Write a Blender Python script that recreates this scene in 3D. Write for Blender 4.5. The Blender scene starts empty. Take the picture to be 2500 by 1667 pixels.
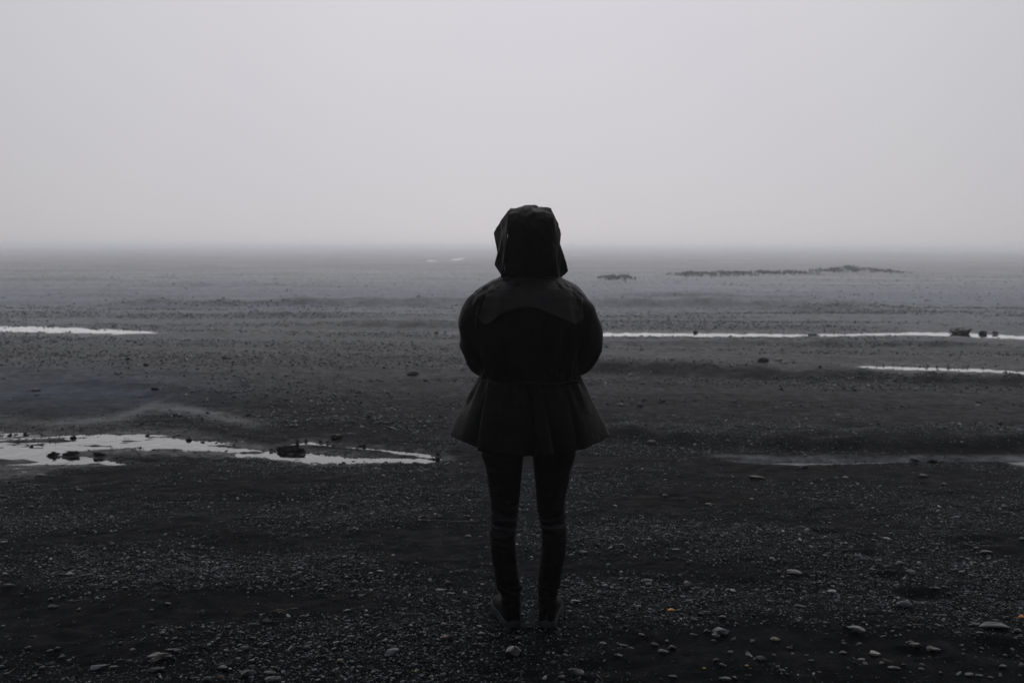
import bpy, bmesh, math, random
import numpy as np
from mathutils import Matrix, Vector, Euler
R = math.radians
sc = bpy.context.scene
col = sc.collection
rng = np.random.default_rng(7)
random.seed(7)

# ------------------------------------------------------------------ camera
F = 2431.0; CX, CY = 1250.0, 833.5
CAMH = 1.53
PITCH = 5.41; ROLL = 0.24
cam_d = bpy.data.cameras.new('camera'); cam = bpy.data.objects.new('camera', cam_d); col.objects.link(cam)
cam_d.sensor_width = 36.0; cam_d.lens = 36.0 * F / 2500.0
cam_d.clip_start = 0.05; cam_d.clip_end = 20000
cam.location = (0, 0, CAMH)
MR = Matrix.Rotation(R(90 - PITCH), 3, 'X') @ Matrix.Rotation(R(ROLL), 3, 'Z')
cam.rotation_euler = MR.to_euler()
cam_d.dof.use_dof = True; cam_d.dof.focus_distance = 3.95; cam_d.dof.aperture_fstop = 4.0
sc.camera = cam
RM = np.array(MR)

# ------------------------------------------------------------------ world: heavy overcast, brighter ahead where the sun sits behind cloud
SUN_EL, SUN_AZ = 27.0, 0.0
w = bpy.data.worlds.new('World'); sc.world = w; w.use_nodes = True
nt = w.node_tree; nt.nodes.clear()
def N(tree, kind, **kw):
    n = tree.nodes.new(kind)
    for k, v in kw.items(): setattr(n, k, v)
    return n
def LK(tree, a, b): tree.links.new(a, b)
out = N(nt, 'ShaderNodeOutputWorld'); bg = N(nt, 'ShaderNodeBackground'); bg.inputs['Strength'].default_value = 0.1
LK(nt, bg.outputs[0], out.inputs[0])
tc = N(nt, 'ShaderNodeTexCoord'); sx = N(nt, 'ShaderNodeSeparateXYZ'); LK(nt, tc.outputs['Generated'], sx.inputs[0])
def M(tree, op, a, b=None, clamp=False):
    n = N(tree, 'ShaderNodeMath', operation=op, use_clamp=clamp)
    for i, v in enumerate((a, b)):
        if v is None: continue
        if hasattr(v, 'is_output'): LK(tree, v, n.inputs[i])
        else: n.inputs[i].default_value = v
    return n.outputs[0]
up = M(nt, 'MAXIMUM', sx.outputs['Z'], 0.0)
elev = M(nt, 'ADD', M(nt, 'MULTIPLY', M(nt, 'POWER', up, 0.9), 0.42), 1.0)
# broad glow of the veiled sun: dot with forward direction, very soft
fw = M(nt, 'ADD', M(nt, 'MULTIPLY', sx.outputs['Y'], 0.97), M(nt, 'MULTIPLY', sx.outputs['Z'], 0.24))
fw = M(nt, 'ADD', M(nt, 'MULTIPLY', M(nt, 'ADD', fw, 0.04), 0.5), 0.5)
glow = M(nt, 'ADD', M(nt, 'MULTIPLY', M(nt, 'POWER', M(nt, 'MAXIMUM', fw, 0.0), 3.2), 0.80), 0.20)
nz = N(nt, 'ShaderNodeTexNoise'); nz.inputs['Scale'].default_value = 2.2; nz.inputs['Detail'].default_value = 3
LK(nt, tc.outputs['Generated'], nz.inputs['Vector'])
cl = M(nt, 'ADD', M(nt, 'MULTIPLY', nz.outputs['Fac'], 0.10), 0.95)
lum = M(nt, 'MULTIPLY', M(nt, 'MULTIPLY', elev, glow), cl)
tint = N(nt, 'ShaderNodeMix', data_type='RGBA'); tint.inputs[0].default_value = 0.5
rampf = M(nt, 'MULTIPLY', M(nt, 'SUBTRACT', nz.outputs['Fac'], 0.35), 3.0, True)
LK(nt, rampf, tint.inputs[0])
tint.inputs[6].default_value = (0.985, 0.962, 1.035, 1); tint.inputs[7].default_value = (0.985, 0.973, 1.0, 1)
sky = N(nt, 'ShaderNodeTexSky', sky_type='NISHITA'); sky.sun_disc = False
sky.sun_elevation = R(SUN_EL); sky.sun_rotation = R(SUN_AZ)
cloud = N(nt, 'ShaderNodeVectorMath', operation='SCALE'); LK(nt, tint.outputs[2], cloud.inputs[0])
LK(nt, M(nt, 'MULTIPLY', lum, 5.72), cloud.inputs['Scale'])
mx = N(nt, 'ShaderNodeMix', data_type='RGBA'); mx.inputs[0].default_value = 0.02
LK(nt, cloud.outputs[0], mx.inputs[6]); LK(nt, sky.outputs[0], mx.inputs[7]); LK(nt, mx.outputs[2], bg.inputs[0])

sd = bpy.data.lights.new('sun', 'SUN'); sd.energy = 0.7; sd.angle = R(120); sd.color = (1, 0.985, 0.97)
so = bpy.data.objects.new('sun', sd); col.objects.link(so)
so.rotation_euler = (R(90 - SUN_EL), 0, R(180 - SUN_AZ)); so.location = (0, 30, 30)
# aim: light travels from the front of the camera (+Y) downwards towards -Y
so.rotation_euler = Vector((0, -math.cos(R(SUN_EL)), -math.sin(R(SUN_EL)))).to_track_quat('-Z', 'Y').to_euler()

sc.view_settings.view_transform = 'Standard'; sc.view_settings.look = 'None'
sc.view_settings.exposure = 0.0; sc.view_settings.gamma = 1.0; sc.view_settings.use_curve_mapping = False
sc.render.engine = 'CYCLES'
sc.cycles.max_bounces = 5; sc.cycles.diffuse_bounces = 2; sc.cycles.glossy_bounces = 3; sc.cycles.volume_bounces = 1
sc.cycles.use_denoising = True; sc.cycles.denoising_prefilter = 'ACCURATE'
sc.render.filter_size = 1.25

# ------------------------------------------------------------------ pixel <-> ground helpers
def ray(px, py):
    return RM @ np.array([(px - CX) / F, -(py - CY) / F, -1.0])
def P(px, py, Y):                       # the point at depth Y seen at a pixel of the photograph
    d = ray(px, py); t = Y / d[1]
    return np.array([d[0] * t, Y, CAMH + d[2] * t])
def G(px, py, z=0.0):                   # the ground point seen at a pixel
    d = ray(px, py); t = (z - CAMH) / d[2]
    return np.array([d[0] * t, d[1] * t, z])
def proj(x, y, z):                      # vectorised projection to photo pixels
    v = np.stack([x, y, z - CAMH], -1) @ RM
    zz = np.minimum(v[..., 2], -1e-3)
    return CX + F * v[..., 0] / -zz, CY - F * v[..., 1] / -zz

# ------------------------------------------------------------------ numpy noise
def _hash(ix, iy, s):
    h = (ix.astype(np.int64) * 374761393 + iy.astype(np.int64) * 668265263 + s * 1442695041) & 0xffffffff
    h = ((h ^ (h >> 13)) * 1274126177) & 0xffffffff
    return ((h ^ (h >> 16)) & 0xffff) / 65535.0
def noise(x, y, s=0):
    ix, iy = np.floor(x), np.floor(y); fx, fy = x - ix, y - iy
    ix = ix.astype(np.int64); iy = iy.astype(np.int64)
    def g(a, b, dx, dy):
        t = _hash(a, b, s) * 6.2831853
        return np.cos(t) * dx + np.sin(t) * dy
    u = fx * fx * fx * (fx * (fx * 6 - 15) + 10); v = fy * fy * fy * (fy * (fy * 6 - 15) + 10)
    a = g(ix, iy, fx, fy); b = g(ix + 1, iy, fx - 1, fy); c = g(ix, iy + 1, fx, fy - 1); d = g(ix + 1, iy + 1, fx - 1, fy - 1)
    return ((a + (b - a) * u) + ((c + (d - c) * u) - (a + (b - a) * u)) * v) * 1.5
def fbm(x, y, s=0, o=4, g=0.5):
    r = 0; a = 1.0
    for i in range(o):
        r = r + a * noise(x, y, s + i * 17); x = x * 2.03 + 5.1; y = y * 2.03 + 3.7; a *= g
    return r
def ss(a, b, x):
    t = np.clip((x - a) / (b - a), 0, 1); return t * t * (3 - 2 * t)

# ------------------------------------------------------------------ relief of the plain
ZW = -0.022        # level of the standing water
# each run of water: list of (px, centre py, half height) along the photograph's row direction
WATER = {
 'wide': [(-420,1100,46),(-200,1102,40),(0,1101,36),(60,1100,35),(130,1096,28),(180,1086,19),(260,1079,17),(340,1081,17),(430,1086,16),(500,1091,14),(560,1097,12),(620,1106,10),(690,1115,9),(760,1121,11),(830,1123,10),(900,1124,7),(980,1125,6),(1040,1127,6),(1085,1127,0)],
 'lobe': [(60,1122,8),(120,1122,12),(180,1123,13),(230,1127,9),(280,1132,5),(330,1134,0)],
 'fork': [(690,1090,0),(715,1084,4),(760,1082,5),(800,1085,4),(830,1090,3),(870,1093,4),(930,1099,4),(1000,1106,5),(1050,1113,5),(1075,1119,3),(1095,1121,0)],
 'top':  [(150,1066,3),(250,1064,3),(330,1064,3.5),(385,1063,3),(410,1063,0)],
 'left': [(-700,797,10),(-300,799,10),(0,802,9),(100,803.5,9.5),(200,806,8.5),(300,809,6),(360,811,4),(400,812,0)],
 'line': [(1060,814,0),(1120,814.5,1.2),(1300,815,2.4),(1460,816,5.6),(1700,817,4.8),(1900,818,4.4),(2050,817,4.0),(2150,815,4.2),(2230,814,5.5),(2330,816,5),(2400,819,6),(2500,824,6),(2700,831,6),(3100,840,6),(3300,845,0)],
 'right':[(2060,894,0),(2110,895,4),(2200,898,6),(2300,900,5.6),(2400,904,5.5),(2500,908,5.5),(2700,915,5),(2900,922,0)],
 'near': [(1790,1129,0),(1860,1130,4.5),(1950,1130,5),(2060,1129,5),(2160,1127,4),(2215,1126,2.5),(2290,1126,2.5),(2340,1125,4),(2440,1126,4),(2480,1129,7),(2560,1131,12),(2700,1136,16),(2900,1142,0)],
 'fara': [(1030,637,0),(1042,637,3.2),(1062,637,3.0),(1076,637,0)],
 'farb': [(1080,636,0),(1092,635,2.8),(1115,633,3.2),(1130,631,2.8),(1142,630,0)],
 'farc': [(1380,624,0),(1400,623,3),(1430,623,3),(1450,623,0)],
}
def curve(tab, x, k):
    xs = [t[0] for t in tab]; vs = [t[k] for t in tab]
    return np.interp(x, xs, vs)
def wetq(px, py, tab):                  # > 0 inside the run of water, falls off outside
    c = curve(tab, px, 1); h = curve(tab, px, 2)
    x0, x1 = tab[0][0], tab[-1][0]
    endd = np.maximum(np.maximum(x0 - px, px - x1), 0) / 25.0
    sc_ = np.maximum(h, 1.5)
    return (h - np.abs(py - c)) / np.maximum(sc_, 4.0) - endd
def wet(px, py):
    q = None; RAG = 0.30 * fbm(px / 22, py / 7, 201, 3) + .22 * noise(px / 5, py / 3, 207)
    for t in WATER.values():
        a = wetq(px, py, t) + RAG; q = a if q is None else np.maximum(q, a)
    return q
def band(px, py, pts, half, x0=None, x1=None):
    xs = [p[0] for p in pts]; c = np.interp(px, xs, [p[1] for p in pts])
    m = np.exp(-((py - c) / half) ** 2)
    m = m * ss(xs[0] - 60, xs[0] + 60, px) * (1 - ss(xs[-1] - 60, xs[-1] + 60, px))
    return m, py - c
def stepdown(px, py, pts, soft):        # 1 beyond (above in the picture) the line, 0 before it
    xs = [p[0] for p in pts]; c = np.interp(px, xs, [p[1] for p in pts])
    return 1 - ss(-soft, soft, py - c), c
# low banks facing the camera: the ground beyond the line is higher; (line, softness px, rise m, fade length beyond px)
BANKS = [
 ([(1380,1072),(1560,1084),(1750,1094),(1950,1100),(2200,1103),(2500,1098),(3000,1092)], 14, 0.055, 110),
 ([(1380,905),(1600,915),(1850,925),(2100,930),(2500,940),(3000,950)], 8, 0.10, 60),
 ([(1400,748),(1700,750),(1950,756),(2150,758)], 4, 0.16, 25),
 ([(250,750),(700,748),(1150,746),(1400,748)], 4, 0.17, 24),
 ([(150,776),(600,776),(900,778)], 3, 0.08, 12),
 ([(800,800),(1100,803),(1400,805),(1700,806),(2500,812),(3000,816)], 4, 0.11, 20),
 ([(1400,838),(1800,845),(2500,848),(3000,850)], 7, 0.07, 30),
 ([(-300,690),(300,686),(800,672)], 2.5, 0.12, 10),
 ([(300,705),(800,699)], 2.0, 0.12, 9),
 ([(1500,728),(1760,733),(2000,736)], 2.0, 0.12, 9),
 ([(-300,1062),(0,1054),(120,1048),(300,1049),(420,1062),(600,1086)], 7, 0.022, 40),
 ([(-300,905),(150,930),(380,965),(600,990),(800,1010)], 16, 0.03, 90),
]
HOLL = [(2115,1353,34,9,.020),(2175,1408,42,10,.022),(2260,1452,60,13,.028),(2400,1322,42,10,.018),(2450,1588,85,26,.035),(1500,1628,70,20,.016),(2240,1590,60,12,.02),
        (1560,1208,40,6,.012),(1640,1212,36,5,.012),(330,1400,60,12,.010),(150,1560,60,12,.012),(1245,1545,70,10,.008),(1335,1538,50,9,.008),(560,1640,40,10,.015),(2010,1300,40,8,.014),(1980,1410,70,9,.012)]
MOUNDS = [(2030,668,40,.42),(2110,667,45,.52),(2180,668,40,.30),(1950,672,45,.22),(1800,674,60,.24),(1700,675,45,.20),(1880,673,30,.22),(1500,683,26,.22),(1535,682,14,.26),(2070,666,26,.46),(1990,700,40,.12),(2280,700,60,.10)]
def relief(x, y):
    x = np.asarray(x, float); y = np.asarray(y, float)
    r = np.hypot(x, y)
    front = ss(0.8, 2.2, y)
    z0 = np.zeros_like(x) + ZW
    px, py = proj(x, np.maximum(y, 0.3), z0)
    q = wet(px, py)
    keep = 1 - ss(-4.5, -1.2, q) * front
    h = np.zeros_like(x)
    # broad swells growing with distance
    h += 0.05 * noise(x / 23, y / 9, 3) * ss(9, 30, r)
    h += 0.14 * noise(x / 70, y / 31, 5) * ss(40, 140, r)
    # combed, river-laid ridges running across the view
    h += 0.020 * noise(x / 7 + 0.15 * y, y / 0.9, 8) * ss(7.5, 11, y) * (1 - ss(60, 160, y))
    h += 0.035 * fbm(x / 14, y / 2.6, 11, 3) * ss(14, 30, y)
    # faint vehicle ruts sweeping in arcs over the foreground
    arc = np.hypot(x - 1.0, y + 9.0)
    h += 0.0075 * noise(arc * 2.2, x * 0.35, 12) * (1 - ss(8, 11, y))
    h *= keep
    for pts, soft, rise, fade in BANKS:
        s, c = stepdown(px, py, pts, soft)
        xs0, xs1 = pts[0][0], pts[-1][0]
        ends = ss(xs0 - 90, xs0 + 120, px) * (1 - ss(xs1 - 120, xs1 + 90, px))
        wob = 1 + 0.5 * noise(px / 90, py / 40, 21)
        h += rise * wob * s * ends * (1 - ss(0, fade, c - py)) * front * (1 - 0.97 * ss(-5.5, -1.4, q))
    # lumps and grit
    h += 0.0065 * fbm(x / 0.45, y / 0.38, 31, 3) * (1 + 1.2 * ss(8, 20, r) * (1 - ss(-5, -1, q))) * (1 - ss(40, 120, r))
    h += 0.0030 * fbm(x / 0.07, y / 0.06, 37, 3) * (1 - ss(9, 16, r))
    for (hx, hy, a, b, d) in HOLL:
        g0 = G(hx, hy); sx_ = a * g0[1] / F; sy_ = b * g0[1] ** 2 / (F * CAMH)
        e = ((x - g0[0]) / sx_) ** 2 + ((y - g0[1]) / sy_) ** 2
        h += -.6 * d * np.exp(-e) + 0.18 * d * np.exp(-(np.sqrt(e) - 1.5) ** 2 * 5)
    for (hx, hy, a, d) in MOUNDS:
        g0 = G(hx, hy); sx_ = a * g0[1] / F
        e = ((x - g0[0]) / sx_) ** 2 + ((y - g0[1] - 1.5) / 2.2) ** 2
        h += .40 * d * np.exp(-e) * (1 + 0.8 * noise(x / 0.8, y / 0.8, 51))
    # carve the water runs: shoreline where the carve crosses ZW
    cq = ss(-1.6, 1.6, q)
    h -= front * cq * 0.0445
    isl = fbm(x / .55 + .3 * y, y / .10, 211, 3)
    h += front * .030 * np.clip(isl - .10, 0, 1) * ss(-.1, .4, q) * (px < 700) * (1 - ss(9, 11, y))
    return h, q, px, py

# ------------------------------------------------------------------ materials
def mat(name):
    m = bpy.data.materials.new(name); m.use_nodes = True
    return m, m.node_tree, m.node_tree.nodes['Principled BSDF']
def tex(t, kind='ShaderNodeTexNoise', scale=5.0, detail=4, vec=None, rough=None):
    n = N(t, kind); n.inputs['Scale'].default_value = scale
    if 'Detail' in n.inputs: n.inputs['Detail'].default_value = detail
    if rough is not None and 'Roughness' in n.inputs: n.inputs['Roughness'].default_value = rough
    if vec is not None: LK(t, vec, n.inputs['Vector'])
    return n
def ramp(t, fac, stops):
    n = N(t, 'ShaderNodeValToRGB'); LK(t, fac, n.inputs[0])
    e = n.color_ramp.elements
    while len(e) < len(stops): e.new(0.5)
    for i, (p, c) in enumerate(stops):
        e[i].position = p; e[i].color = (c[0], c[1], c[2], 1) if hasattr(c, '__len__') else (c, c, c, 1)
    return n.outputs[0]
def bump(t, h, strength, dist, normal=None):
    n = N(t, 'ShaderNodeBump'); n.inputs['Strength'].default_value = strength; n.inputs['Distance'].default_value = dist
    LK(t, h, n.inputs['Height'])
    if normal is not None: LK(t, normal, n.inputs['Normal'])
    return n.outputs[0]

def ground_material():
    m, t, b = mat('black_sand')
    g = N(t, 'ShaderNodeNewGeometry'); pos = g.outputs['Position']
    big = tex(t, scale=0.35, detail=5, vec=pos); mid = tex(t, scale=9, detail=6, vec=pos, rough=.65); fine = tex(t, scale=150, detail=3, vec=pos, rough=.7)
    vor = N(t, 'ShaderNodeTexVoronoi'); vor.inputs['Scale'].default_value = 130; LK(t, pos, vor.inputs['Vector'])
    c1 = ramp(t, fine.outputs['Fac'], [(0.35, (.0010, .0016, .0023)), (0.62, (.0024, .0034, .0047)), (0.8, (.010, .0132, .0170))])
    c2 = ramp(t, vor.outputs['Color'], [(0.0, (.5, .5, .5)), (0.72, (1, 1, 1)), (0.93, (2.2, 2.2, 2.2)), (1.0, (4.2, 4.2, 4.3))])
    mu = N(t, 'ShaderNodeMix', data_type='RGBA', blend_type='MULTIPLY'); mu.inputs[0].default_value = 0.9; mu.clamp_result = False
    LK(t, c1, mu.inputs[6]); LK(t, c2, mu.inputs[7])
    # silt of the outer plain; farther off its colour carries painted haze
    sep = N(t, 'ShaderNodeSeparateXYZ'); LK(t, pos, sep.inputs[0])
    at = N(t, 'ShaderNodeAttribute', attribute_name='silt')
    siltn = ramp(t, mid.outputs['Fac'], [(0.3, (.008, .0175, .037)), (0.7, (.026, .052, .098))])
    far_haze = N(t, 'ShaderNodeAttribute', attribute_name='far_haze'); sm_ = N(t, 'ShaderNodeMix', data_type='RGBA'); LK(t, far_haze.outputs['Fac'], sm_.inputs[0]); LK(t, siltn, sm_.inputs[6]); sm_.inputs[7].default_value = (.080, .0795, .086, 1); silt = sm_.outputs[2]
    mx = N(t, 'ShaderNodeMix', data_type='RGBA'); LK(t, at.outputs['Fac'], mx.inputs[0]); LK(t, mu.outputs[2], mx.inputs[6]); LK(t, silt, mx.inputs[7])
    m2 = N(t, 'ShaderNodeMix', data_type='RGBA', blend_type='MULTIPLY'); m2.inputs[0].default_value = 1.0
    mpg = N(t, 'ShaderNodeMapping'); LK(t, pos, mpg.inputs[0]); mpg.inputs['Scale'].default_value = (1.0, .6, 1)
    grit = tex(t, scale=3.2, detail=9, vec=mpg.outputs[0], rough=.82)
    gr = ramp(t, grit.outputs['Fac'], [(0.36, .45), (0.5, .95), (0.64, 1.7)])
    big2 = ramp(t, big.outputs['Fac'], [(0.3, .65), (0.7, 1.25)])
    c3n = N(t, 'ShaderNodeMix', data_type='RGBA', blend_type='MULTIPLY'); c3n.inputs[0].default_value = 1; LK(t, big2, c3n.inputs[6]); LK(t, gr, c3n.inputs[7]); c3 = c3n.outputs[2]
    gsp = N(t, 'ShaderNodeSeparateColor'); LK(t, gr, gsp.inputs[0])
    LK(t, mx.outputs[2], m2.inputs[6]); LK(t, c3, m2.inputs[7])
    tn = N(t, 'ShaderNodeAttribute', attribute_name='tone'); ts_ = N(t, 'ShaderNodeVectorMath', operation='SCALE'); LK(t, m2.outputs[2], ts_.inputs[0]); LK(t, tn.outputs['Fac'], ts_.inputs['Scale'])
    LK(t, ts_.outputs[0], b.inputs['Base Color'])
    rr = ramp(t, mid.outputs['Fac'], [(0.3, .42), (0.7, .7)])
    LK(t, rr, b.inputs['Roughness'])
    at2 = N(t, 'ShaderNodeAttribute', attribute_name='damp')
    sp = M(t, 'ADD', M(t, 'MULTIPLY', M(t, 'MULTIPLY', at2.outputs['Fac'], gsp.outputs[0]), 0.55), 0.008); b.inputs['Specular Tint'].default_value = (.86, .925, 1.0, 1)
    LK(t, sp, b.inputs['Specular IOR Level'])
    n1 = bump(t, mid.outputs['Fac'], 0.5, 0.02); n2 = bump(t, fine.outputs['Fac'], 0.8, 0.004, n1); n3 = bump(t, vor.outputs['Distance'], 0.5, 0.003, n2)
    LK(t, n3, b.inputs['Normal'])
    return m
def water_material():
    m, t, b = mat('still_water')
    b.inputs['Base Color'].default_value = (.006, .0065, .008, 1); b.inputs['Roughness'].default_value = 0.03; b.inputs['IOR'].default_value = 1.33
    g = N(t, 'ShaderNodeNewGeometry')
    mp = N(t, 'ShaderNodeMapping'); LK(t, g.outputs['Position'], mp.inputs[0]); mp.inputs['Scale'].default_value = (1, 1, 1)
    a = tex(t, scale=18, detail=3, vec=mp.outputs[0])
    rp = tex(t, scale=5, detail=3, vec=g.outputs['Position']); LK(t, bump(t, M(t, 'MULTIPLY', a.outputs['Fac'], ramp(t, rp.outputs['Fac'], [(.4, .1), (.62, 1.0)])), 0.55, 0.004), b.inputs['Normal'])
    return m
def film_material():
    m, t, b = mat('wet_sand_film')
    b.inputs['Base Color'].default_value = (.008, .009, .012, 1); b.inputs['Roughness'].default_value = .22; b.inputs['IOR'].default_value = 1.33
    b.inputs['Specular IOR Level'].default_value = .16
    g = N(t, 'ShaderNodeNewGeometry'); a = tex(t, scale=60, detail=4, vec=g.outputs['Position']); LK(t, bump(t, a.outputs['Fac'], .35, .004), b.inputs['Normal'])
    return m
def stone_material(name, stops, rough=(.25, .6), per_instance=True, mottled=.35, spec=.35):
    m, t, b = mat(name)
    oi = N(t, 'ShaderNodeObjectInfo')
    tcn = N(t, 'ShaderNodeTexCoord')
    n = tex(t, scale=2.2, detail=6, vec=tcn.outputs['Object'], rough=.65)
    c = ramp(t, oi.outputs['Random'], stops)
    mu = N(t, 'ShaderNodeMix', data_type='RGBA', blend_type='MULTIPLY'); mu.inputs[0].default_value = 1
    LK(t, c, mu.inputs[6]); LK(t, ramp(t, n.outputs['Fac'], [(0.3, 1 - mottled), (0.7, 1 + mottled)]), mu.inputs[7])
    LK(t, mu.outputs[2], b.inputs['Base Color'])
    LK(t, ramp(t, n.outputs['Fac'], [(0.3, rough[0]), (0.7, rough[1])]), b.inputs['Roughness'])
    b.inputs['Specular IOR Level'].default_value = spec; b.inputs['Specular Tint'].default_value = (.62, .82, 1.0, 1)
    return m
MAT_GROUND = ground_material(); MAT_WATER = water_material()
MAT_GRAVEL = stone_material('gravel_stone', [(0.0, (.0020, .0030, .0040)), (0.5, (.0060, .0082, .0105)), (0.80, (.026, .033, .041)), (0.95, (.105, .118, .132)), (1.0, (.30, .30, .30))], rough=(.12, .55), spec=.26)
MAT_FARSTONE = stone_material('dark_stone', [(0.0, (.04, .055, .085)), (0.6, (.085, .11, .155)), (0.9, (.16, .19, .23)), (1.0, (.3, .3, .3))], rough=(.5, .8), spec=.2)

def obj(name, me, m=None, parent=None, **props):
    o = bpy.data.objects.new(name, me); col.objects.link(o)
    if m is not None and me is not None: me.materials.append(m)
    if parent is not None: o.parent = parent
    for k, v in props.items(): o[k] = v
    return o
def grid_mesh(name, V, close_u=False, smooth=True, flip=False):      # V: rows x cols x 3
    r, c = V.shape[:2]
    idx = np.arange(r * c).reshape(r, c)
    if close_u: a = idx[:-1]; b = np.roll(idx, -1, 1)[:-1]; cc = np.roll(idx, -1, 1)[1:]; d = idx[1:]
    else: a = idx[:-1, :-1]; b = idx[:-1, 1:]; cc = idx[1:, 1:]; d = idx[1:, :-1]
    Q = np.stack([a, b, cc, d], -1).reshape(-1, 4)
    if flip: Q = Q[:, ::-1]
    me = bpy.data.meshes.new(name)
    me.vertices.add(r * c); me.vertices.foreach_set('co', V.reshape(-1).astype(np.float32))
    me.loops.add(Q.size); me.loops.foreach_set('vertex_index', Q.reshape(-1).astype(np.int32))
    me.polygons.add(len(Q)); me.polygons.foreach_set('loop_start', (np.arange(len(Q)) * 4).astype(np.int32))
    me.update(calc_edges=True)
    if smooth: me.polygons.foreach_set('use_smooth', np.ones(len(Q), bool))
    return me

# ------------------------------------------------------------------ ground sheet: one rectilinear sheet, spacing grows with distance
def axis_samples(fine0, fine1, step, lo, hi, g=1.018, cap=None):
    a = list(np.arange(fine0, fine1, step)); s = step; x = a[-1]
    while x < hi:
        s *= g; x += s; a.append(x)
    s = step; x = a[0]; bb = []
    while x > lo:
        s *= g * 1.02; x -= s; bb.append(x)
    return np.array(bb[::-1] + a)
xs = axis_samples(-2.4, 2.4, 0.017, -3000, 3000, 1.024)
ys = axis_samples(3.0, 8.4, 0.019, -2500, 3000, 1.012)
XX, YY = np.meshgrid(xs, ys)
HH, QQ, PX, PY = relief(XX, YY)
RR = np.hypot(XX, YY)
me = grid_mesh('ground', np.stack([XX, YY, HH], -1))
ground = obj('ground', me, MAT_GROUND, kind='structure', label='wet black volcanic sand plain strewn with gravel')
def siltmask(x, y, px, py, q):
    s = 0.8 * ss(10, 31, y + 2.5 * noise(x / 6, y / 3, 71))
    s = s * (0.75 + 0.5 * np.clip(noise(x / 18, y / 2.2, 73) + .3, 0, 1))
    flat = np.exp(-(((px - 180) / 420) ** 2 + ((py - 955) / 62) ** 2) ** 1.5) * ss(-0.3, 0.2, 1 - np.abs(px) / 900)
    swoosh, _ = band(px, py, [(120, 1042), (270, 1030), (330, 1012), (370, 998), (440, 1002), (520, 1020), (620, 1040)], 9)
    run, _ = band(px, py, [(1760, 1120), (1900, 1123), (2100, 1123), (2500, 1120), (2700, 1122)], 3.5)
    s = np.maximum(s, np.maximum(0.55 * flat, np.maximum(0.26 * swoosh, .4 * run)))
    return np.clip(s, 0, 1), flat, np.maximum(swoosh, run)
SILT, FLAT, SW = siltmask(XX, YY, PX, PY, QQ)
a = me.attributes.new('silt', 'FLOAT', 'POINT'); a.data.foreach_set('value', SILT.reshape(-1).astype(np.float32))
BANK_SHADE = [([(330,746),(700,745),(1110,744),(1400,747),(1820,749)],4.5,.42),([(250,772),(700,773),(900,772)],4,.4),([(250,797),(700,796),(1150,802),(1400,803)],7,.32),  # shade of bank faces and ruts, painted as darker bands
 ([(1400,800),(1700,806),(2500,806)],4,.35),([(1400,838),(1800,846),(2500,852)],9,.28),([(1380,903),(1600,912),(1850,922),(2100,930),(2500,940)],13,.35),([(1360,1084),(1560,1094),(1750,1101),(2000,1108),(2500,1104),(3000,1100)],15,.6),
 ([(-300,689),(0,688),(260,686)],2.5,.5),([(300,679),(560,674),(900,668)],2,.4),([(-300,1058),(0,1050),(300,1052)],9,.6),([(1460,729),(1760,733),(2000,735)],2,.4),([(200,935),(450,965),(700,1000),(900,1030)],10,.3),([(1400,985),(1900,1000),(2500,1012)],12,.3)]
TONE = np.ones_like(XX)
for pts_, half_, st_ in BANK_SHADE:
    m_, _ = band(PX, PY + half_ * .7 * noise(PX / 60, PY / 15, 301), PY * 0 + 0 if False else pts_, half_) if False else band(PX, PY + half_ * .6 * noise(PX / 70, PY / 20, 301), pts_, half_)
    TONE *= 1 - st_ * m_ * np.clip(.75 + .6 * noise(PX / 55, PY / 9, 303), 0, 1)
TONE *= 1 + 1.5 * ss(15, 50, RR)  # ground paled with distance: haze painted into its colour
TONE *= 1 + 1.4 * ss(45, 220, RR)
TONE *= 1 + .35 * np.clip(noise(XX / 16, YY / 1.9, 305), -1, 1) * ss(12, 30, YY)
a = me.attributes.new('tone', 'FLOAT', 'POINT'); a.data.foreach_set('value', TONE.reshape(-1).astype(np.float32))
a = me.attributes.new('far_haze', 'FLOAT', 'POINT'); a.data.foreach_set('value', ss(20, 62, RR).reshape(-1).astype(np.float32))  # share of haze grey mixed into the far silt
DAMP = np.minimum(TONE, 1.15) ** 1.2 * np.clip(ss(8, 30, RR) * 0.8 + 1.0 * ss(16, 60, RR) + 0.4 * SW + 0.5 * ss(-1.5, 0, QQ), 0, 1.8)
a = me.attributes.new('damp', 'FLOAT', 'POINT'); a.data.foreach_set('value', DAMP.reshape(-1).astype(np.float32))

# ------------------------------------------------------------------ water sheets
WLAB = {'wide': 'broad pale pool reaching from the left edge of the picture towards the person', 'lobe': 'small tongue of water below the broad left pool',
 'fork': 'thin broken branch of water above the right end of the left pool', 'top': 'narrow sliver of water along the top edge of the left pool',
 'left': 'bright sliver of water farther off at the left edge', 'line': 'long thin stream line crossing right of the person at elbow height',
 'right': 'short bright stream at the right edge below the long thin one', 'near': 'dull shallow trickle under the dark bank at right',
 'fara': 'leftmost pale speck of water near the horizon left of the hood', 'farb': 'pale streak of water just left of the hood near the horizon',
 'farc': 'faint pale streak of water just right of the hood near the horizon'}
for k, tab in WATER.items():
    n = 160
    pxs = np.linspace(tab[0][0] - 12, tab[-1][0] + 12, n)
    c = curve(tab, pxs, 1); h = curve(tab, pxs, 2) + 0.85 * np.maximum(4, curve(tab, pxs, 2))
    V = np.zeros((5, n, 3))
    dz = -0.0012 * list(WATER).index(k)
    for j, f in enumerate((-1, -.5, 0, .5, 1)):
        for i in range(n): V[j, i] = G(pxs[i], c[i] + f * h[i], ZW + dz)
    obj('puddle', grid_mesh('puddle', V, flip=True), film_material() if k == 'near' else MAT_WATER, kind='structure', label=WLAB[k])

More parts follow.
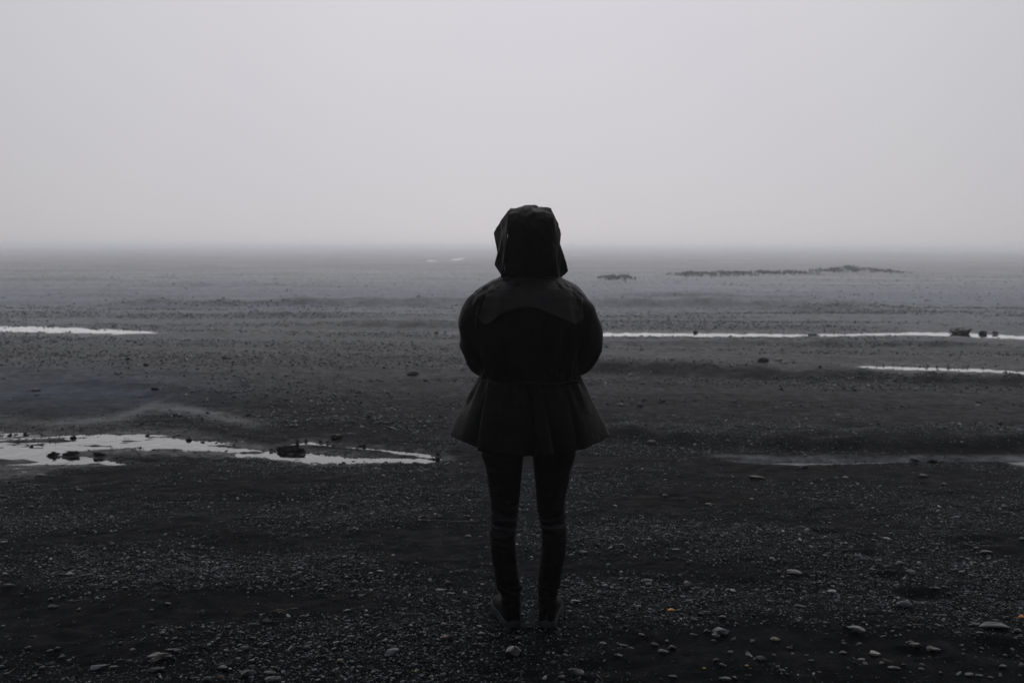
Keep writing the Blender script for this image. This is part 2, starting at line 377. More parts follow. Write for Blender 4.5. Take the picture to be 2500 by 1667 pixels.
# ------------------------------------------------------------------ stones: a shared way to make one rounded, uneven stone
def stone_mesh(name, size, seed, sub=3, sharp=0.25, m=None, bend=0.0, taper=0.0, craggy=0.0):
    """size = (length, depth, height); rests on z = 0 with its lowest third sunk"""
    rs = random.Random(seed)
    bm = bmesh.new(); bmesh.ops.create_icosphere(bm, subdivisions=sub, radius=0.5)
    from mathutils import noise as mn
    off = Vector((rs.uniform(-50, 50), rs.uniform(-50, 50), rs.uniform(-50, 50)))
    cuts = []
    for i in range(13):
        d = Vector((rs.gauss(0, 1), rs.gauss(0, 1), rs.gauss(0, .8))).normalized(); cuts.append((d, rs.uniform(.29, .45)))
    for v in bm.verts:
        p = v.co.copy()
        for d, k in cuts:
            e = p.dot(d) - k
            if e > 0: p -= d * e * min(1, sharp * 3)
        if craggy: p *= 1 + craggy * (.9 * mn.noise(p * 4 + off) + .5 * abs(mn.noise(p * 9 + off)))
        p *= 1 + 0.30 * mn.noise(p * 2.3 + off) + 0.10 * mn.noise(p * 6 + off) + 0.035 * mn.noise(p * 14 + off)
        tp = 1 - taper * (p.x + .5)
        p.y *= tp; p.z *= tp
        if bend: p.z += bend * (0.25 - p.x * p.x) * 1.6 - bend * .2
        v.co = Vector((p.x * size[0], p.y * size[1], p.z * size[2]))
    for f in bm.faces: f.smooth = True
    me = bpy.data.meshes.new(name); bm.to_mesh(me); bm.free()
    if m: me.materials.append(m)
    return me

# ------------------------------------------------------------------ gravel: instanced by geometry nodes (far too many to count)
def gravel_nodes(name, material, sub):
    g = bpy.data.node_groups.new(name, 'GeometryNodeTree')
    g.interface.new_socket('Geometry', in_out='INPUT', socket_type='NodeSocketGeometry')
    g.interface.new_socket('Geometry', in_out='OUTPUT', socket_type='NodeSocketGeometry')
    gi = N(g, 'NodeGroupInput'); go = N(g, 'NodeGroupOutput')
    j = N(g, 'GeometryNodeJoinGeometry')
    for k in range(6):
        ico = N(g, 'GeometryNodeMeshIcoSphere'); ico.inputs['Radius'].default_value = 1.0; ico.inputs['Subdivisions'].default_value = sub
        sp = N(g, 'GeometryNodeSetPosition'); LK(g, ico.outputs['Mesh'], sp.inputs['Geometry'])
        nz = N(g, 'ShaderNodeTexNoise', noise_dimensions='4D'); nz.inputs['Scale'].default_value = 0.75; nz.inputs['Detail'].default_value = 1.0
        nz.inputs['W'].default_value = k * 7.3
        sub_ = N(g, 'ShaderNodeVectorMath', operation='SUBTRACT'); LK(g, nz.outputs['Color'], sub_.inputs[0]); sub_.inputs[1].default_value = (.5, .5, .5)
        scl = N(g, 'ShaderNodeVectorMath', operation='SCALE'); LK(g, sub_.outputs[0], scl.inputs[0]); scl.inputs['Scale'].default_value = 2.0
        LK(g, scl.outputs[0], sp.inputs['Offset'])
        sm = N(g, 'GeometryNodeSetMaterial'); sm.inputs['Material'].default_value = material; LK(g, sp.outputs[0], sm.inputs[0])
        sh = N(g, 'GeometryNodeSetShadeSmooth'); LK(g, sm.outputs[0], sh.inputs[0]); sh.inputs['Shade Smooth'].default_value = (k % 2 == 0)
        ti = N(g, 'GeometryNodeGeometryToInstance'); LK(g, sh.outputs[0], ti.inputs[0]); LK(g, ti.outputs[0], j.inputs[0])
    ip = N(g, 'GeometryNodeInstanceOnPoints'); LK(g, gi.outputs[0], ip.inputs['Points']); LK(g, j.outputs[0], ip.inputs['Instance'])
    ip.inputs['Pick Instance'].default_value = True
    for nm, ty, so_ in (('pick', 'INT', 'Instance Index'), ('rot', 'FLOAT_VECTOR', 'Rotation'), ('scl', 'FLOAT_VECTOR', 'Scale')):
        na = N(g, 'GeometryNodeInputNamedAttribute', data_type=ty); na.inputs['Name'].default_value = nm
        LK(g, na.outputs['Attribute'], ip.inputs[so_])
    LK(g, ip.outputs[0], go.inputs[0])
    return g
def gravel(label, n, yr, size, flat, material, sub, dens, power=1.0, margin=0.27, sink=.25):
    # uniform over the ground seen by the camera plus a margin
    y = np.sqrt(rng.uniform(yr[0] ** 2, yr[1] ** 2, n * 3)) if power == 1 else yr[0] + (yr[1] - yr[0]) * rng.uniform(0, 1, n * 3) ** power
    x = rng.uniform(-1, 1, len(y)) * y * (0.515 + margin)
    h, q, px, py = relief(x, y)
    keep = rng.uniform(0, 1, len(y)) < dens(x, y, px, py, q)
    x, y, h = x[keep][:n], y[keep][:n], h[keep][:n]
    n = len(x)
    r = size[0] * (size[1] / size[0]) ** (rng.uniform(0, 1, n) ** 2.4)
    s = np.stack([r * rng.uniform(.8, 1.5, n), r * rng.uniform(.6, 1.0, n), r * rng.uniform(flat[0], flat[1], n)], -1)
    rot = np.stack([rng.normal(0, .22, n), rng.normal(0, .22, n), rng.uniform(0, 6.283, n)], -1)
    me = bpy.data.meshes.new('gravel'); me.vertices.add(n)
    me.vertices.foreach_set('co', np.stack([x, y, h + s[:, 2] * (0.5 - sink)], -1).reshape(-1).astype(np.float32))
    a = me.attributes.new('pick', 'INT', 'POINT'); a.data.foreach_set('value', rng.integers(0, 6, n).astype(np.int32))
    a = me.attributes.new('rot', 'FLOAT_VECTOR', 'POINT'); a.data.foreach_set('vector', rot.reshape(-1).astype(np.float32))
    a = me.attributes.new('scl', 'FLOAT_VECTOR', 'POINT'); a.data.foreach_set('vector', s.reshape(-1).astype(np.float32))
    me.update()
    o = obj('gravel', me, material, kind='stuff', label=label)
    md = o.modifiers.new('scatter', 'NODES'); md.node_group = gravel_nodes('gravel_scatter', material, sub)
    return o
def patchy(x, y, s, lo, hi):
    arc = np.hypot(x - 1.0, y + 9.0)
    return np.clip(lo + (hi - lo) * (0.44 + 1.35 * fbm(arc * s, (x - 1) * s * 0.45, 91, 3)), 0.02, 1)
def d_near(x, y, px, py, q):
    _, fl, sw = siltmask(x, y, px, py, q)
    holl = np.zeros_like(x)
    for (hx, hy, a, b, d) in HOLL[:9]:
        holl = np.maximum(holl, np.exp(-((px - hx) / a) ** 2 - ((py - hy) / b) ** 2))
    return patchy(x, y, 1.3, .1, .95) * (1 - .95 * fl) * (1 - .9 * sw) * (1 - .93 * holl) * (1 - .8 * ss(0, .8, q))
def d_far(x, y, px, py, q):
    _, fl, sw = siltmask(x, y, px, py, q)
    base = np.clip(.25 + 1.7 * fbm(x / 6, y / 1.1, 97, 3), .02, 1)
    leftb, _ = band(px, py, [(-400, 840), (150, 870), (450, 920), (750, 985), (1000, 1040)], 45)
    rt = ss(1750, 2300, px) * ss(1050, 700, py) if False else ss(1700, 2200, px)
    return np.clip(base * (.7 + .5 * rt) + .5 * leftb, 0, 1) * (1 - .96 * fl) * (1 - .9 * sw) * (1 - .85 * ss(0, .8, q))
gravel('fine black grit covering the sand around the person', 118000, (3.1, 8.5), (.0018, .0055), (.4, .8), MAT_GRAVEL, 1, d_near)
gravel('small flat pebbles scattered over the near black sand', 19000, (3.1, 9), (.0040, .0115), (.3, .6), MAT_GRAVEL, 2, d_near)
gravel('thick layer of angular grit along the bottom of the picture', 33000, (3.1, 5.6), (.0022, .0070), (.35, .8), MAT_GRAVEL, 1, d_near)
gravel('coarse grit over the middle ground beyond the pools', 74000, (8, 26), (.006, .022), (.4, .7), MAT_GRAVEL, 1, d_far)
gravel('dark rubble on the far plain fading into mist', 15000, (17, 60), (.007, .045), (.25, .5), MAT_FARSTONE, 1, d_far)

# ------------------------------------------------------------------ single stones and twigs
def plain(name, c, rough=.45, spec=.4, vary=.3, scale=60):
    m, t, b = mat(name)
    tcn = N(t, 'ShaderNodeTexCoord'); n = tex(t, scale=scale, detail=6, vec=tcn.outputs['Object'], rough=.7)
    mu = N(t, 'ShaderNodeMix', data_type='RGBA', blend_type='MULTIPLY'); mu.inputs[0].default_value = 1; mu.inputs[6].default_value = (*c, 1)
    LK(t, ramp(t, n.outputs['Fac'], [(0.3, 1 - vary), (0.7, 1 + vary)]), mu.inputs[7]); LK(t, mu.outputs[2], b.inputs['Base Color'])
    b.inputs['Roughness'].default_value = rough; b.inputs['Specular IOR Level'].default_value = spec
    LK(t, bump(t, n.outputs['Fac'], .5, .002), b.inputs['Normal'])
    return m
SM = {'grey': plain('grey_stone', (.045, .049, .053)), 'dark': plain('basalt_stone', (.013, .0145, .016)), 'pale': plain('pale_stone', (.115, .12, .125)),
      'blue': plain('blue_grey_stone', (.034, .041, .052)), 'cream': plain('cream_stone', (.24, .21, .145)), 'orange': plain('orange_stone', (.62, .30, .07)),
      'yellow': plain('yellow_stone', (.40, .34, .08)), 'brown': plain('brown_stone', (.05, .038, .033)), 'white': plain('white_stone', (.30, .30, .29)),
      'pink': plain('pink_brown_stone', (.11, .07, .063)), 'wet': plain('glossy_wet_stone', (.018, .02, .024), rough=.06, spec=.6), 'black': plain('black_stone', (.006, .006, .007), rough=.75, spec=.1)}
# px, py of the base centre, width px, height px, tone, bend, taper, yaw, label
STONES = [
 (1641,1492,19,10,'orange',0,.45,0,'small bright orange pebble lying right of the boots, above a straw'),
 (1255,1602,42,32,'wet',0,.1,.4,'glossy wet dark stone mirroring the sky just below the left boot'),
 (1093,1425,14,11,'pink',0,0,0,'round pinkish brown pebble left of the person at ankle height'),
 (1078,1441,30,5,'pale',0,.2,.1,'thin pale flake below the pinkish pebble left of the ankles'),
 (1100,1450,20,6,'pale',0,.1,0,'flat pale pebble beneath the thin flake left of the ankles'),
 (957,1601,40,20,'blue',0,-.2,.2,'large smooth blue grey stone midway between boots and left corner'),
 (830,1615,15,12,'cream',0,.2,.6,'cream pebble left of the large smooth blue grey stone'),
 (1015,1640,9,6,'yellow',0,0,0,'tiny yellow pebble below the large smooth blue grey stone'),
 (1082,1650,16,14,'pale',0,.2,.9,'upright pale grey pebble near the bottom, under the boots to the left'),
 (854,1557,18,8,'grey',0,0,.1,'flat grey pebble above the cream pebble'),
 (878,1559,14,6,'dark',.3,0,0,'dark curved pebble touching the flat grey one above the cream pebble'),
 (595,1585,26,11,'grey',0,.1,0,'oval grey pebble in the lower left, second row from the bottom'),
 (541,1636,27,14,'grey',0,.1,.2,'rounded grey stone above the sunken greenish one at lower left'),
 (538,1656,18,12,'brown',0,.1,.2,'small brownish stone just under a rounded grey one at lower left'),
 (508,1664,22,17,'dark',0,0,0,'dark sunken round stone cut by the bottom edge at lower left'),
 (602,1652,32,22,'dark',0,0,.4,'broad dark boulder half buried at the bottom left of centre'),
 (660,1663,36,14,'grey',0,.2,.3,'long grey stone tilted up to the right at the bottom edge'),
 (659,1643,30,6,'grey',0,0,0,'flat grey slab just above the long tilted stone at the bottom'),
 (234,1636,44,16,'blue',0,.5,.45,'pointed blue grey slab tilted up to the right at lower left'),
 (274,1630,22,6,'grey',0,.3,.4,'slim grey sliver right of the pointed slab at lower left'),
 (139,1586,17,11,'blue',0,.1,.3,'blocky blue grey stone in the lower left corner cluster'),
 (120,1592,18,9,'dark',0,.2,.7,'dark tilted stone left of the blocky blue grey one'),
 (66,1583,15,9,'grey',0,.2,.4,'small tilted grey stone near the lower left corner'),
 (127,1630,15,7,'grey',0,0,0,'flat oval grey pebble right of a duller one near the lower left corner'),
 (101,1632,16,8,'brown',0,.1,.2,'dull brownish pebble near the lower left corner'),
 (385,1612,52,20,'brown',.2,.3,.3,'rough brown crusty lump with a dark hollow under it'),
 (432,1594,20,12,'dark',0,0,.3,'dark oval stone above the rough brown lump'),
 (414,1588,24,7,'grey',0,.4,.3,'grey chip leaning on the dark oval stone'),
 (378,1640,40,14,'dark',.1,.2,.35,'long dark stone below the rough brown lump'),
 (314,1617,16,10,'dark',0,0,0,'small domed dark stone left of the rough brown lump'),
 (416,1543,14,11,'dark',0,0,0,'round dark pebble by a thin straw at lower left'),
 (302,1437,17,8,'dark',0,.2,0,'dark domed pebble left of centre in the bare sand'),
 (167,1404,22,7,'pale',0,.3,.1,'smooth flat pale pebble in the left half at shin height'),
 (219,1404,18,6,'grey',0,.4,.3,'tapered grey chip right of the smooth flat pale pebble'),
 (18,1431,25,8,'grey',0,.3,0,'low arched grey pebble at the left edge'),
 (126,1483,27,8,'grey',.6,0,0,'arched grey pebble in bare sand above the lower left corner'),
 (373,1466,8,5,'white',0,0,0,'tiny bright white chip in the bare sand at left'),
 (180,1351,14,7,'blue',0,.2,0,'blue grey pebble at left above the flat pale one'),
 (8,1325,22,6,'pale',0,.2,.25,'slim pale stone touching the left edge below the pool'),
 (95,1162,26,6,'pale',0,.3,0,'flat pale stone just under the broad left pool'),
 (191,1197,15,5,'pale',0,0,0,'flat pale pebble below and right of the pool tongue'),
 (75,1237,12,5,'pale',0,0,0,'pale pebble between pool and left edge, the leftmost of a trio'),
 (98,1236,11,4,'grey',0,0,0,'grey pebble in the middle of the trio under the pool'),
 (927,1396,20,8,'pale',0,.1,0,'star shaped pale flake left of the knees'),
 (865,1424,16,12,'grey',0,.3,.5,'angular grey stone left of the star shaped pale flake'),
 (780,1440,15,6,'pale',0,.1,.1,'pale lens shaped pebble at left, at ankle height'),
 (609,1438,17,6,'grey',0,.2,0,'flat pale grey chip in line with the lens shaped pebble'),
 (648,1519,22,9,'dark',0,.2,0,'squat dark stone below the forked twig'),
 (738,1507,19,8,'dark',0,.1,0,'dark flat stone just right of the forked twig'),
 (1143,1311,17,9,'pale',0,.2,.1,'domed pale stone beside the left calf'),
 (1172,1311,10,6,'pale',0,.4,.2,'small pale wedge touching the edge of the left calf'),
 (1087,1561,26,16,'brown',0,.3,.4,'crumpled brown stone left of the left boot toe line'),
 (1172,1563,15,14,'blue',0,.2,.7,'upright blue grey stone below the left boot, nearest the sole'),
 (1176,1549,20,6,'grey',.5,0,0,'small arched flake above the upright stone by the left boot'),
 (1265,1560,15,9,'brown',0,.1,.4,'dull brown stone between the left heel and the glossy wet one'),
 (1407,1471,26,9,'dark',0,.1,0,'low dark dome right of the right boot'),
 (1386,1484,12,9,'grey',0,.3,.3,'small tilted grey pebble touching the right boot side'),
 (1498,1432,12,13,'pale',0,.2,1.2,'upright pale pebble right of the shins'),
 (1486,1399,7,14,'white',0,.5,1.4,'thin white chip standing on end right of the shins'),
 (1516,1396,10,4,'white',0,0,0,'small flat white pebble next to the upright white chip'),
 (1425,1352,21,12,'brown',0,.1,.2,'brownish domed stone right of the right calf'),
 (1580,1424,28,14,'blue',0,-.1,.2,'blue grey cobble with a pale underside right of the shins'),
 (1585,1427,16,7,'pale',0,.2,.2,'pale chip leaning against the blue grey cobble'),
 (1678,1426,19,10,'pale',0,-.1,.2,'blocky pale pebble right of the blue grey cobble'),
 (1702,1436,16,6,'dark',0,.2,-.2,'dark tilted flake just right of the blocky pale pebble'),
 (1630,1366,12,8,'grey',.2,0,0,'small grey dome above the blue grey cobble'),
 (1651,1342,19,5,'pale',0,.2,-.1,'flat pale slab at knee height right of the person'),
 (1557,1481,16,6,'pale',0,.4,.2,'small pale wedge left of the orange pebble'),
 (1766,1508,18,7,'grey',.4,0,-.1,'arched grey pebble right of the orange pebble'),
 (1763,1550,40,19,'blue',0,-.35,.35,'large blue grey boulder low on the right, rising to its right'),
 (1750,1554,22,9,'pale',0,.2,-.2,'pale grey stone at the foot of the large right boulder'),
 (1693,1553,20,9,'dark',0,0,0,'rough dark stone left of the large right boulder'),
 (1725,1544,18,10,'dark',0,0,0,'dark rounded stone tucked between the rough one and the large right boulder'),
 (1792,1564,16,14,'blue',0,.5,1.1,'pointed blue grey shard right of the large right boulder'),
 (1896,1564,24,11,'cream',0,.3,-.25,'cream stone tapering to the right in the lower right half'),
 (1408,1647,38,18,'grey',0,.1,-.3,'broad faceted grey stone at the bottom below the right boot'),
 (1370,1655,20,9,'brown',0,0,.1,'dull flat stone left of the broad faceted one at the bottom'),
 (1472,1574,18,10,'pale',0,.2,0,'angular pale chip right of and below the right boot'),
 (1524,1578,22,8,'grey',0,.5,-.3,'long grey sliver right of the angular pale chip'),
 (1620,1595,26,12,'blue',0,.3,-.3,'bluish stone sloping down to the right below the orange pebble'),
 (1642,1584,18,12,'dark',0,.1,-.4,'dark tilted stone beside the sloping bluish one'),
 (1600,1577,18,11,'dark',0,.1,-.4,'dark rounded stone above left of the sloping bluish one'),
 (1719,1632,9,5,'yellow',0,0,0,'small yellow pebble at the bottom right of centre, the left one of two'),
 (1823,1626,9,7,'yellow',0,0,0,'small yellow pebble at the bottom, farther right of two'),
 (1860,1612,24,14,'blue',0,.2,-.2,'greenish grey stone above the right yellow pebble'),
 (1644,1654,20,9,'grey',0,.3,-.2,'grey slanted chip at the bottom right of centre'),
 (1772,1662,26,14,'grey',0,.1,.1,'wide grey stone cut by the bottom edge right of centre'),
 (1942,1402,42,10,'pale',1.3,0,-.35,'pale curved shell like stone arched out of the sand at right'),
 (1985,1408,14,5,'dark',.4,0,0,'small dark arched flake right of the curved shell like stone'),
 (2225,1398,24,9,'pale',.2,0,-.05,'smooth pale lens shaped stone at right beyond the hollows'),
 (2149,1369,15,6,'pale',0,.1,0,'pale pebble on the rim of a hollow at right'),
 (2198,1377,20,9,'grey',.4,-.2,.3,'bent grey pebble above the smooth lens shaped stone'),
 (2130,1391,16,5,'grey',.5,0,-.2,'thin grey arched flake left of the smooth lens shaped stone'),
 (2034,1447,22,10,'white',0,-.2,.15,'jagged bright white flake at right'),
 (2012,1446,9,3,'white',0,0,.1,'tiny white chip left of the jagged white flake'),
 (1956,1482,28,9,'grey',0,.4,-.35,'slender grey shard pointing down right, at right'),
 (2211,1484,34,26,'blue',0,.1,-.3,'tall blue grey boulder with a crack standing alone at right'),
 (2098,1543,44,18,'pale',0,.2,-.55,'long pale elongated stone slanting down to the right'),
 (2020,1521,22,5,'grey',0,.3,-.15,'slim grey sliver left of the long pale stone'),
 (2180,1544,12,10,'blue',0,.1,.6,'small greenish grey pebble right of the long pale stone'),
 (2383,1528,29,9,'grey',0,0,-.1,'flat capsule shaped grey stone near the right edge'),
 (2437,1536,70,15,'grey',1.3,0,-.25,'largest pale arched stone by the right edge, over a dark hollow'),
 (2434,1517,22,7,'grey',0,0,0,'grey flat stone behind the largest arched one at right edge'),
 (2488,1543,18,13,'grey',0,0,0,'rounded grey stone right of the largest arched one'),
 (2495,1508,14,11,'orange',0,0,0,'orange yellow pebble cut by the right edge'),
 (2140,1600,28,13,'white',0,.3,-.45,'white stone with a yellowish tip in the lower right'),
 (2186,1634,26,11,'pale',0,.3,-.15,'smooth pale stone below the white stone in the lower right'),
 (2103,1611,18,6,'pale',0,0,0,'small flat greenish white chip left of the white stone'),
 (2059,1596,18,9,'grey',0,0,0,'oval grey pebble left of the small flat chip'),
 (2101,1574,13,8,'grey',0,0,0,'squarish grey pebble above the white stone'),
 (2058,1567,10,9,'brown',0,0,.5,'tilted brown pebble above the oval grey one'),
 (1980,1613,14,5,'pale',0,0,0,'pale greenish flat pebble in the lower right half'),
 (1970,1601,9,7,'pale',0,.2,.4,'small pale pebble above the greenish flat one'),
 (1928,1584,15,8,'dark',0,.1,-.2,'dark oval pebble below the cream tapering stone'),
 (2282,1592,40,20,'brown',0,.3,-.4,'brownish boulder on the rim of a hollow in the lower right'),
 (2236,1580,28,12,'brown',0,.1,.1,'low brown stone left of the brownish boulder'),
 (2343,1648,17,13,'pale',0,.6,1.3,'small pale triangular stone at the bottom right'),
 (2370,1650,21,10,'pale',0,0,0,'oval pale stone right of the triangular one at the bottom'),
 (2391,1651,19,8,'grey',0,.1,-.1,'grey stone touching the oval pale one at the bottom'),
 (2420,1655,14,6,'grey',0,0,0,'last and smallest stone of the row at the bottom right'),
 (2290,1438,17,8,'blue',0,.2,0,'purplish grey pebble among gravel at right'),
 (2410,1351,36,8,'dark',.7,0,-.1,'low dark arched stone near the right edge at shin height'),
 (2451,1629,20,8,'blue',0,0,0,'greenish flat stone near the lower right corner'),
 (709,1106,46,20,'black',0,.1,.1,'black rock standing in the pool where it forks'),
 (700,1104,30,12,'dark',0,.1,.1,'smaller dark rock leaning on the black rock in the pool'),
 (730,1109,26,13,'black',0,.1,.3,'jagged black rock at the right foot of the one in the pool'),
 (683,1103,18,10,'black',0,.1,.3,'small black rock at the left foot of the one in the pool'),
 (822,1070,18,12,'pale',0,.1,.1,'pale stone beyond the fork of the pool, left of the coat hem'),
 (820,1084,26,12,'black',0,.1,.1,'dark stone right under the pale one beyond the pool fork'),
 (168,1113,40,12,'black',0,.2,.2,'low black lump between the broad pool and its tongue'),
 (130,1120,26,8,'black',0,.2,.1,'flat black lump left of the low one between pool and tongue'),
 (238,1121,32,9,'black',0,.3,-.3,'dark lump at the right shore of the pool tongue'),
 (178,1073,18,9,'black',0,.1,.4,'small dark stone in the upper part of the left pool'),
 (81,1078,7,6,'black',0,0,0,'tiny black stone alone in the left pool, nearest the left edge'),
 (76,1099,12,6,'black',0,0,0,'tiny flat black stone in the left pool under the lone one'),
 (342,1096,9,7,'black',0,0,0,'tiny black stone on the lower shore of the left pool'),
 (62,1066,14,6,'black',0,0,0,'small black stone on the far shore of the left pool'),
 (460,1079,18,8,'black',0,0,0,'dark stone on the far shore in the middle of the left pool'),
 (495,1084,12,7,'black',0,0,0,'dark stone in the water right of the middle of the left pool'),
 (878,1094,8,7,'black',0,0,0,'tiny dark stone on the thin branch of water'),
 (2352,816,46,18,'dark',0,.1,.1,'big dark rock interrupting the thin stream near the right edge'),
 (2345,806,26,10,'pale',0,.1,.1,'pale capped rock behind the big dark one in the stream'),
 (2403,817,22,12,'dark',0,0,0,'second dark rock in the thin stream right of the big one'),
 (2431,815,16,8,'grey',0,0,0,'third and smallest rock in the thin stream near the right edge'),
 (1979,820,14,8,'grey',0,0,0,'small grey rock breaking the thin stream halfway'),
 (1863,886,27,15,'black',0,.2,0,'black rock between the two streams at right'),
 (1903,881,20,8,'cream',0,.2,0,'pale yellowish rock next to the black one between the streams'),
 (1007,916,30,14,'dark',0,.2,0,'dark flat topped rock left of the coat waist'),
 (1009,908,18,6,'grey',0,.2,0,'grey chip on top behind the dark rock left of the coat waist'),
 (552,876,24,9,'dark',0,.2,0,'dark rock in the left middle distance above the silt'),
 (85,955,26,7,'grey',0,.1,0,'flat grey rock on the smooth silt at left'),
 (376,952,18,8,'black',0,.1,0,'black stone right of the flat grey rock, at the silt edge'),
 (398,948,9,6,'pale',0,0,0,'small pale stone touching the black one at the silt edge'),
 (355,894,14,8,'black',0,0,0,'dark round stone in the left middle distance'),
 (2237,1127,26,12,'grey',0,.3,-.35,'pale tilted slab by the trickle at right'),
 (2282,1131,26,9,'black',.2,.1,-.4,'black curved stone right of the tilted slab by the trickle'),
 (1968,1142,16,8,'grey',0,0,0,'grey stone on the near shore of the trickle at right'),
 (1850,1168,38,7,'brown',.3,.1,-.1,'long low brownish stone below the trickle'),
 (2257,1164,26,6,'grey',.3,0,0,'thin flat stone under the tilted slab at right'),
 (2306,1183,12,5,'pale',0,.1,-.2,'pale chip below right of the thin flat stone'),
 (2065,1167,16,5,'pale',0,.1,0,'pale sliver midway between trickle and knees at right'),
 (1624,1211,13,6,'pale',0,.1,-.2,'small pale pebble by a dark dip right of the thighs'),
 (1733,1233,20,8,'brown',0,.1,-.3,'dull brown pebble right of the thighs'),
 (1515,990,14,8,'pale',0,0,0,'pale stone right of the coat skirt'),
 (1563,992,14,8,'grey',0,0,0,'greyer stone next to the pale one right of the coat skirt'),
 (1697,1086,9,6,'white',0,0,0,'small white stone on the dark bank right of the hem'),
 (1590,1076,22,10,'brown',0,0,0,'brown stone at the top of the dark bank right of the hem'),
 (2500,1318,22,8,'grey',0,0,0,'grey stone touching the right edge at knee height'),
]
rootsize = []
for i, (px, py, wpx, hpx, tone, bend, taper, yaw, lab) in enumerate(STONES):
    g0 = G(px, py); h0 = float(relief(np.array([g0[0]]), np.array([g0[1]]))[0][0])
    for _ in range(3):
        g0 = G(px, py, h0); h0 = float(relief(np.array([g0[0]]), np.array([g0[1]]))[0][0])
    d = math.hypot(g0[1], CAMH)
    wm = wpx * d / F; slope = CAMH / d
    hm = hpx * d / F * (0.95 if slope < .25 else .68)
    dep = max(min(wm * .75, hm * 1.5 + wm * .25), wm * .3)
    me = stone_mesh('stone', (wm * 1.08, dep, hm * 1.25), 100 + i, 4 if wpx > 24 else (3 if wpx > 12 else 2), .3, SM[tone], bend, taper, .5 if (tone == 'black' and wpx > 20) or lab.startswith(('rough brown', 'crumpled', 'big dark rock')) else 0)
    cat = 'rock' if wm > .12 else ('pebble' if wpx < 24 else 'stone')
    o = obj(cat, me, None, label=lab, category=cat)
    o.location = (g0[0], g0[1] + dep * .35, h0 + hm * .28); o.rotation_euler = (random.uniform(-.08, .08), -yaw * .35, yaw * .35)

# a run of small pebbles nobody could tell apart, one object each
protos = {}
GROUPS = []
for tone_, word_, n_ in (('grey', 'dull grey', 22), ('dark', 'near black', 13)):
    for a_, b_, where_ in ((0, 780, 'in the lower left corner region'), (780, 1700, 'along the bottom below the boots'), (1700, 2500, 'in the lower right corner region')):
        GROUPS.append((tone_, word_ + ' pebble among gravel ' + where_, word_ + ' pebbles ' + where_, (a_, b_, 1560, 1662), n_))
for tone_, word_, y0_, y1_, n_ in (('pale', 'small pale', 1290, 1450, 26), ('grey', 'small grey', 1450, 1560, 17)):
    lv_ = 'at shin height' if y0_ < 1400 else 'at boot height'
    for a_, b_, where_ in ((0, 1150, 'left of the person'), (1420, 2500, 'right of the person')):
        GROUPS.append((tone_, word_ + ' pebble in gravel ' + lv_ + ' ' + where_, word_ + ' pebbles ' + lv_ + ' ' + where_, (a_, b_, y0_, y1_), n_))
SHORE = [(WATER['wide'], 34, 'small black stone at the edge of the broad left pool', 'black stones round the left pool'), (WATER['line'], 12, 'small dark stone along the far thin stream', 'dark stones along the thin stream'),
 (WATER['fork'], 12, 'small black stone on the thin branch of the left pool', 'black stones on the pool branch')]
for tab, n, lab, grp in SHORE:
    ms = [stone_mesh('stone', (1, .8, .6), 700 + j + n * 3, 2, .2, SM['black']) for j in range(4)]
    for i in range(n):
        px = random.uniform(max(tab[0][0], 8), min(tab[-1][0] - 10, 2490)); c = float(curve(tab, px, 1)); hh_ = float(curve(tab, px, 2))
        if 1100 < px < 1480: continue
        py = c + random.choice((-1, -1, 1, .3)) * (hh_ * random.uniform(.8, 1.15) + 1)
        g0 = G(px, py, ZW); hh = float(relief(np.array([g0[0]]), np.array([g0[1]]))[0][0])
        wm = random.uniform(7, 17) * math.hypot(g0[1], CAMH) / F
        o = obj('stone', ms[i % 4], None, label=lab, category='stone', group=grp); o.scale = (wm, wm * .9, wm * random.uniform(.5, .9))
        o.rotation_euler = (0, 0, random.uniform(0, 6.28)); o.location = (g0[0], g0[1], hh + o.scale[2] * .15)
kk = 0
for tone, lab, grp, (x0, x1, y0, y1), n in GROUPS:
    ms = [stone_mesh('pebble', (1, .8, .55), 900 + kk * 7 + j, 2, .2, SM[tone]) for j in range(5)]
    got = 0
    while got < n:
        px = random.uniform(x0, x1); py = random.uniform(y0, y1)
        if 1150 < px < 1420 and py < 1570: continue
        g0 = G(px, py); A = (np.array([g0[0]]), np.array([g0[1]]))
        hh, q, ppx, ppy = relief(*A)
        if random.random() > float(d_near(*A, ppx, ppy, q)[0]) + .25: continue
        wm = random.uniform(8, 17) * math.hypot(g0[1], CAMH) / F
        o = obj('pebble', ms[got % 5], None, label=lab, category='pebble', group=grp)
        o.scale = (wm, wm * random.uniform(.8, 1.1), wm * random.uniform(.6, 1.0))
        o.rotation_euler = (random.uniform(-.25, .25), random.uniform(-.25, .25), random.uniform(0, 6.28))
        o.location = (g0[0], g0[1], float(hh[0]) + o.scale[2] * .12)
        got += 1
    kk += 1

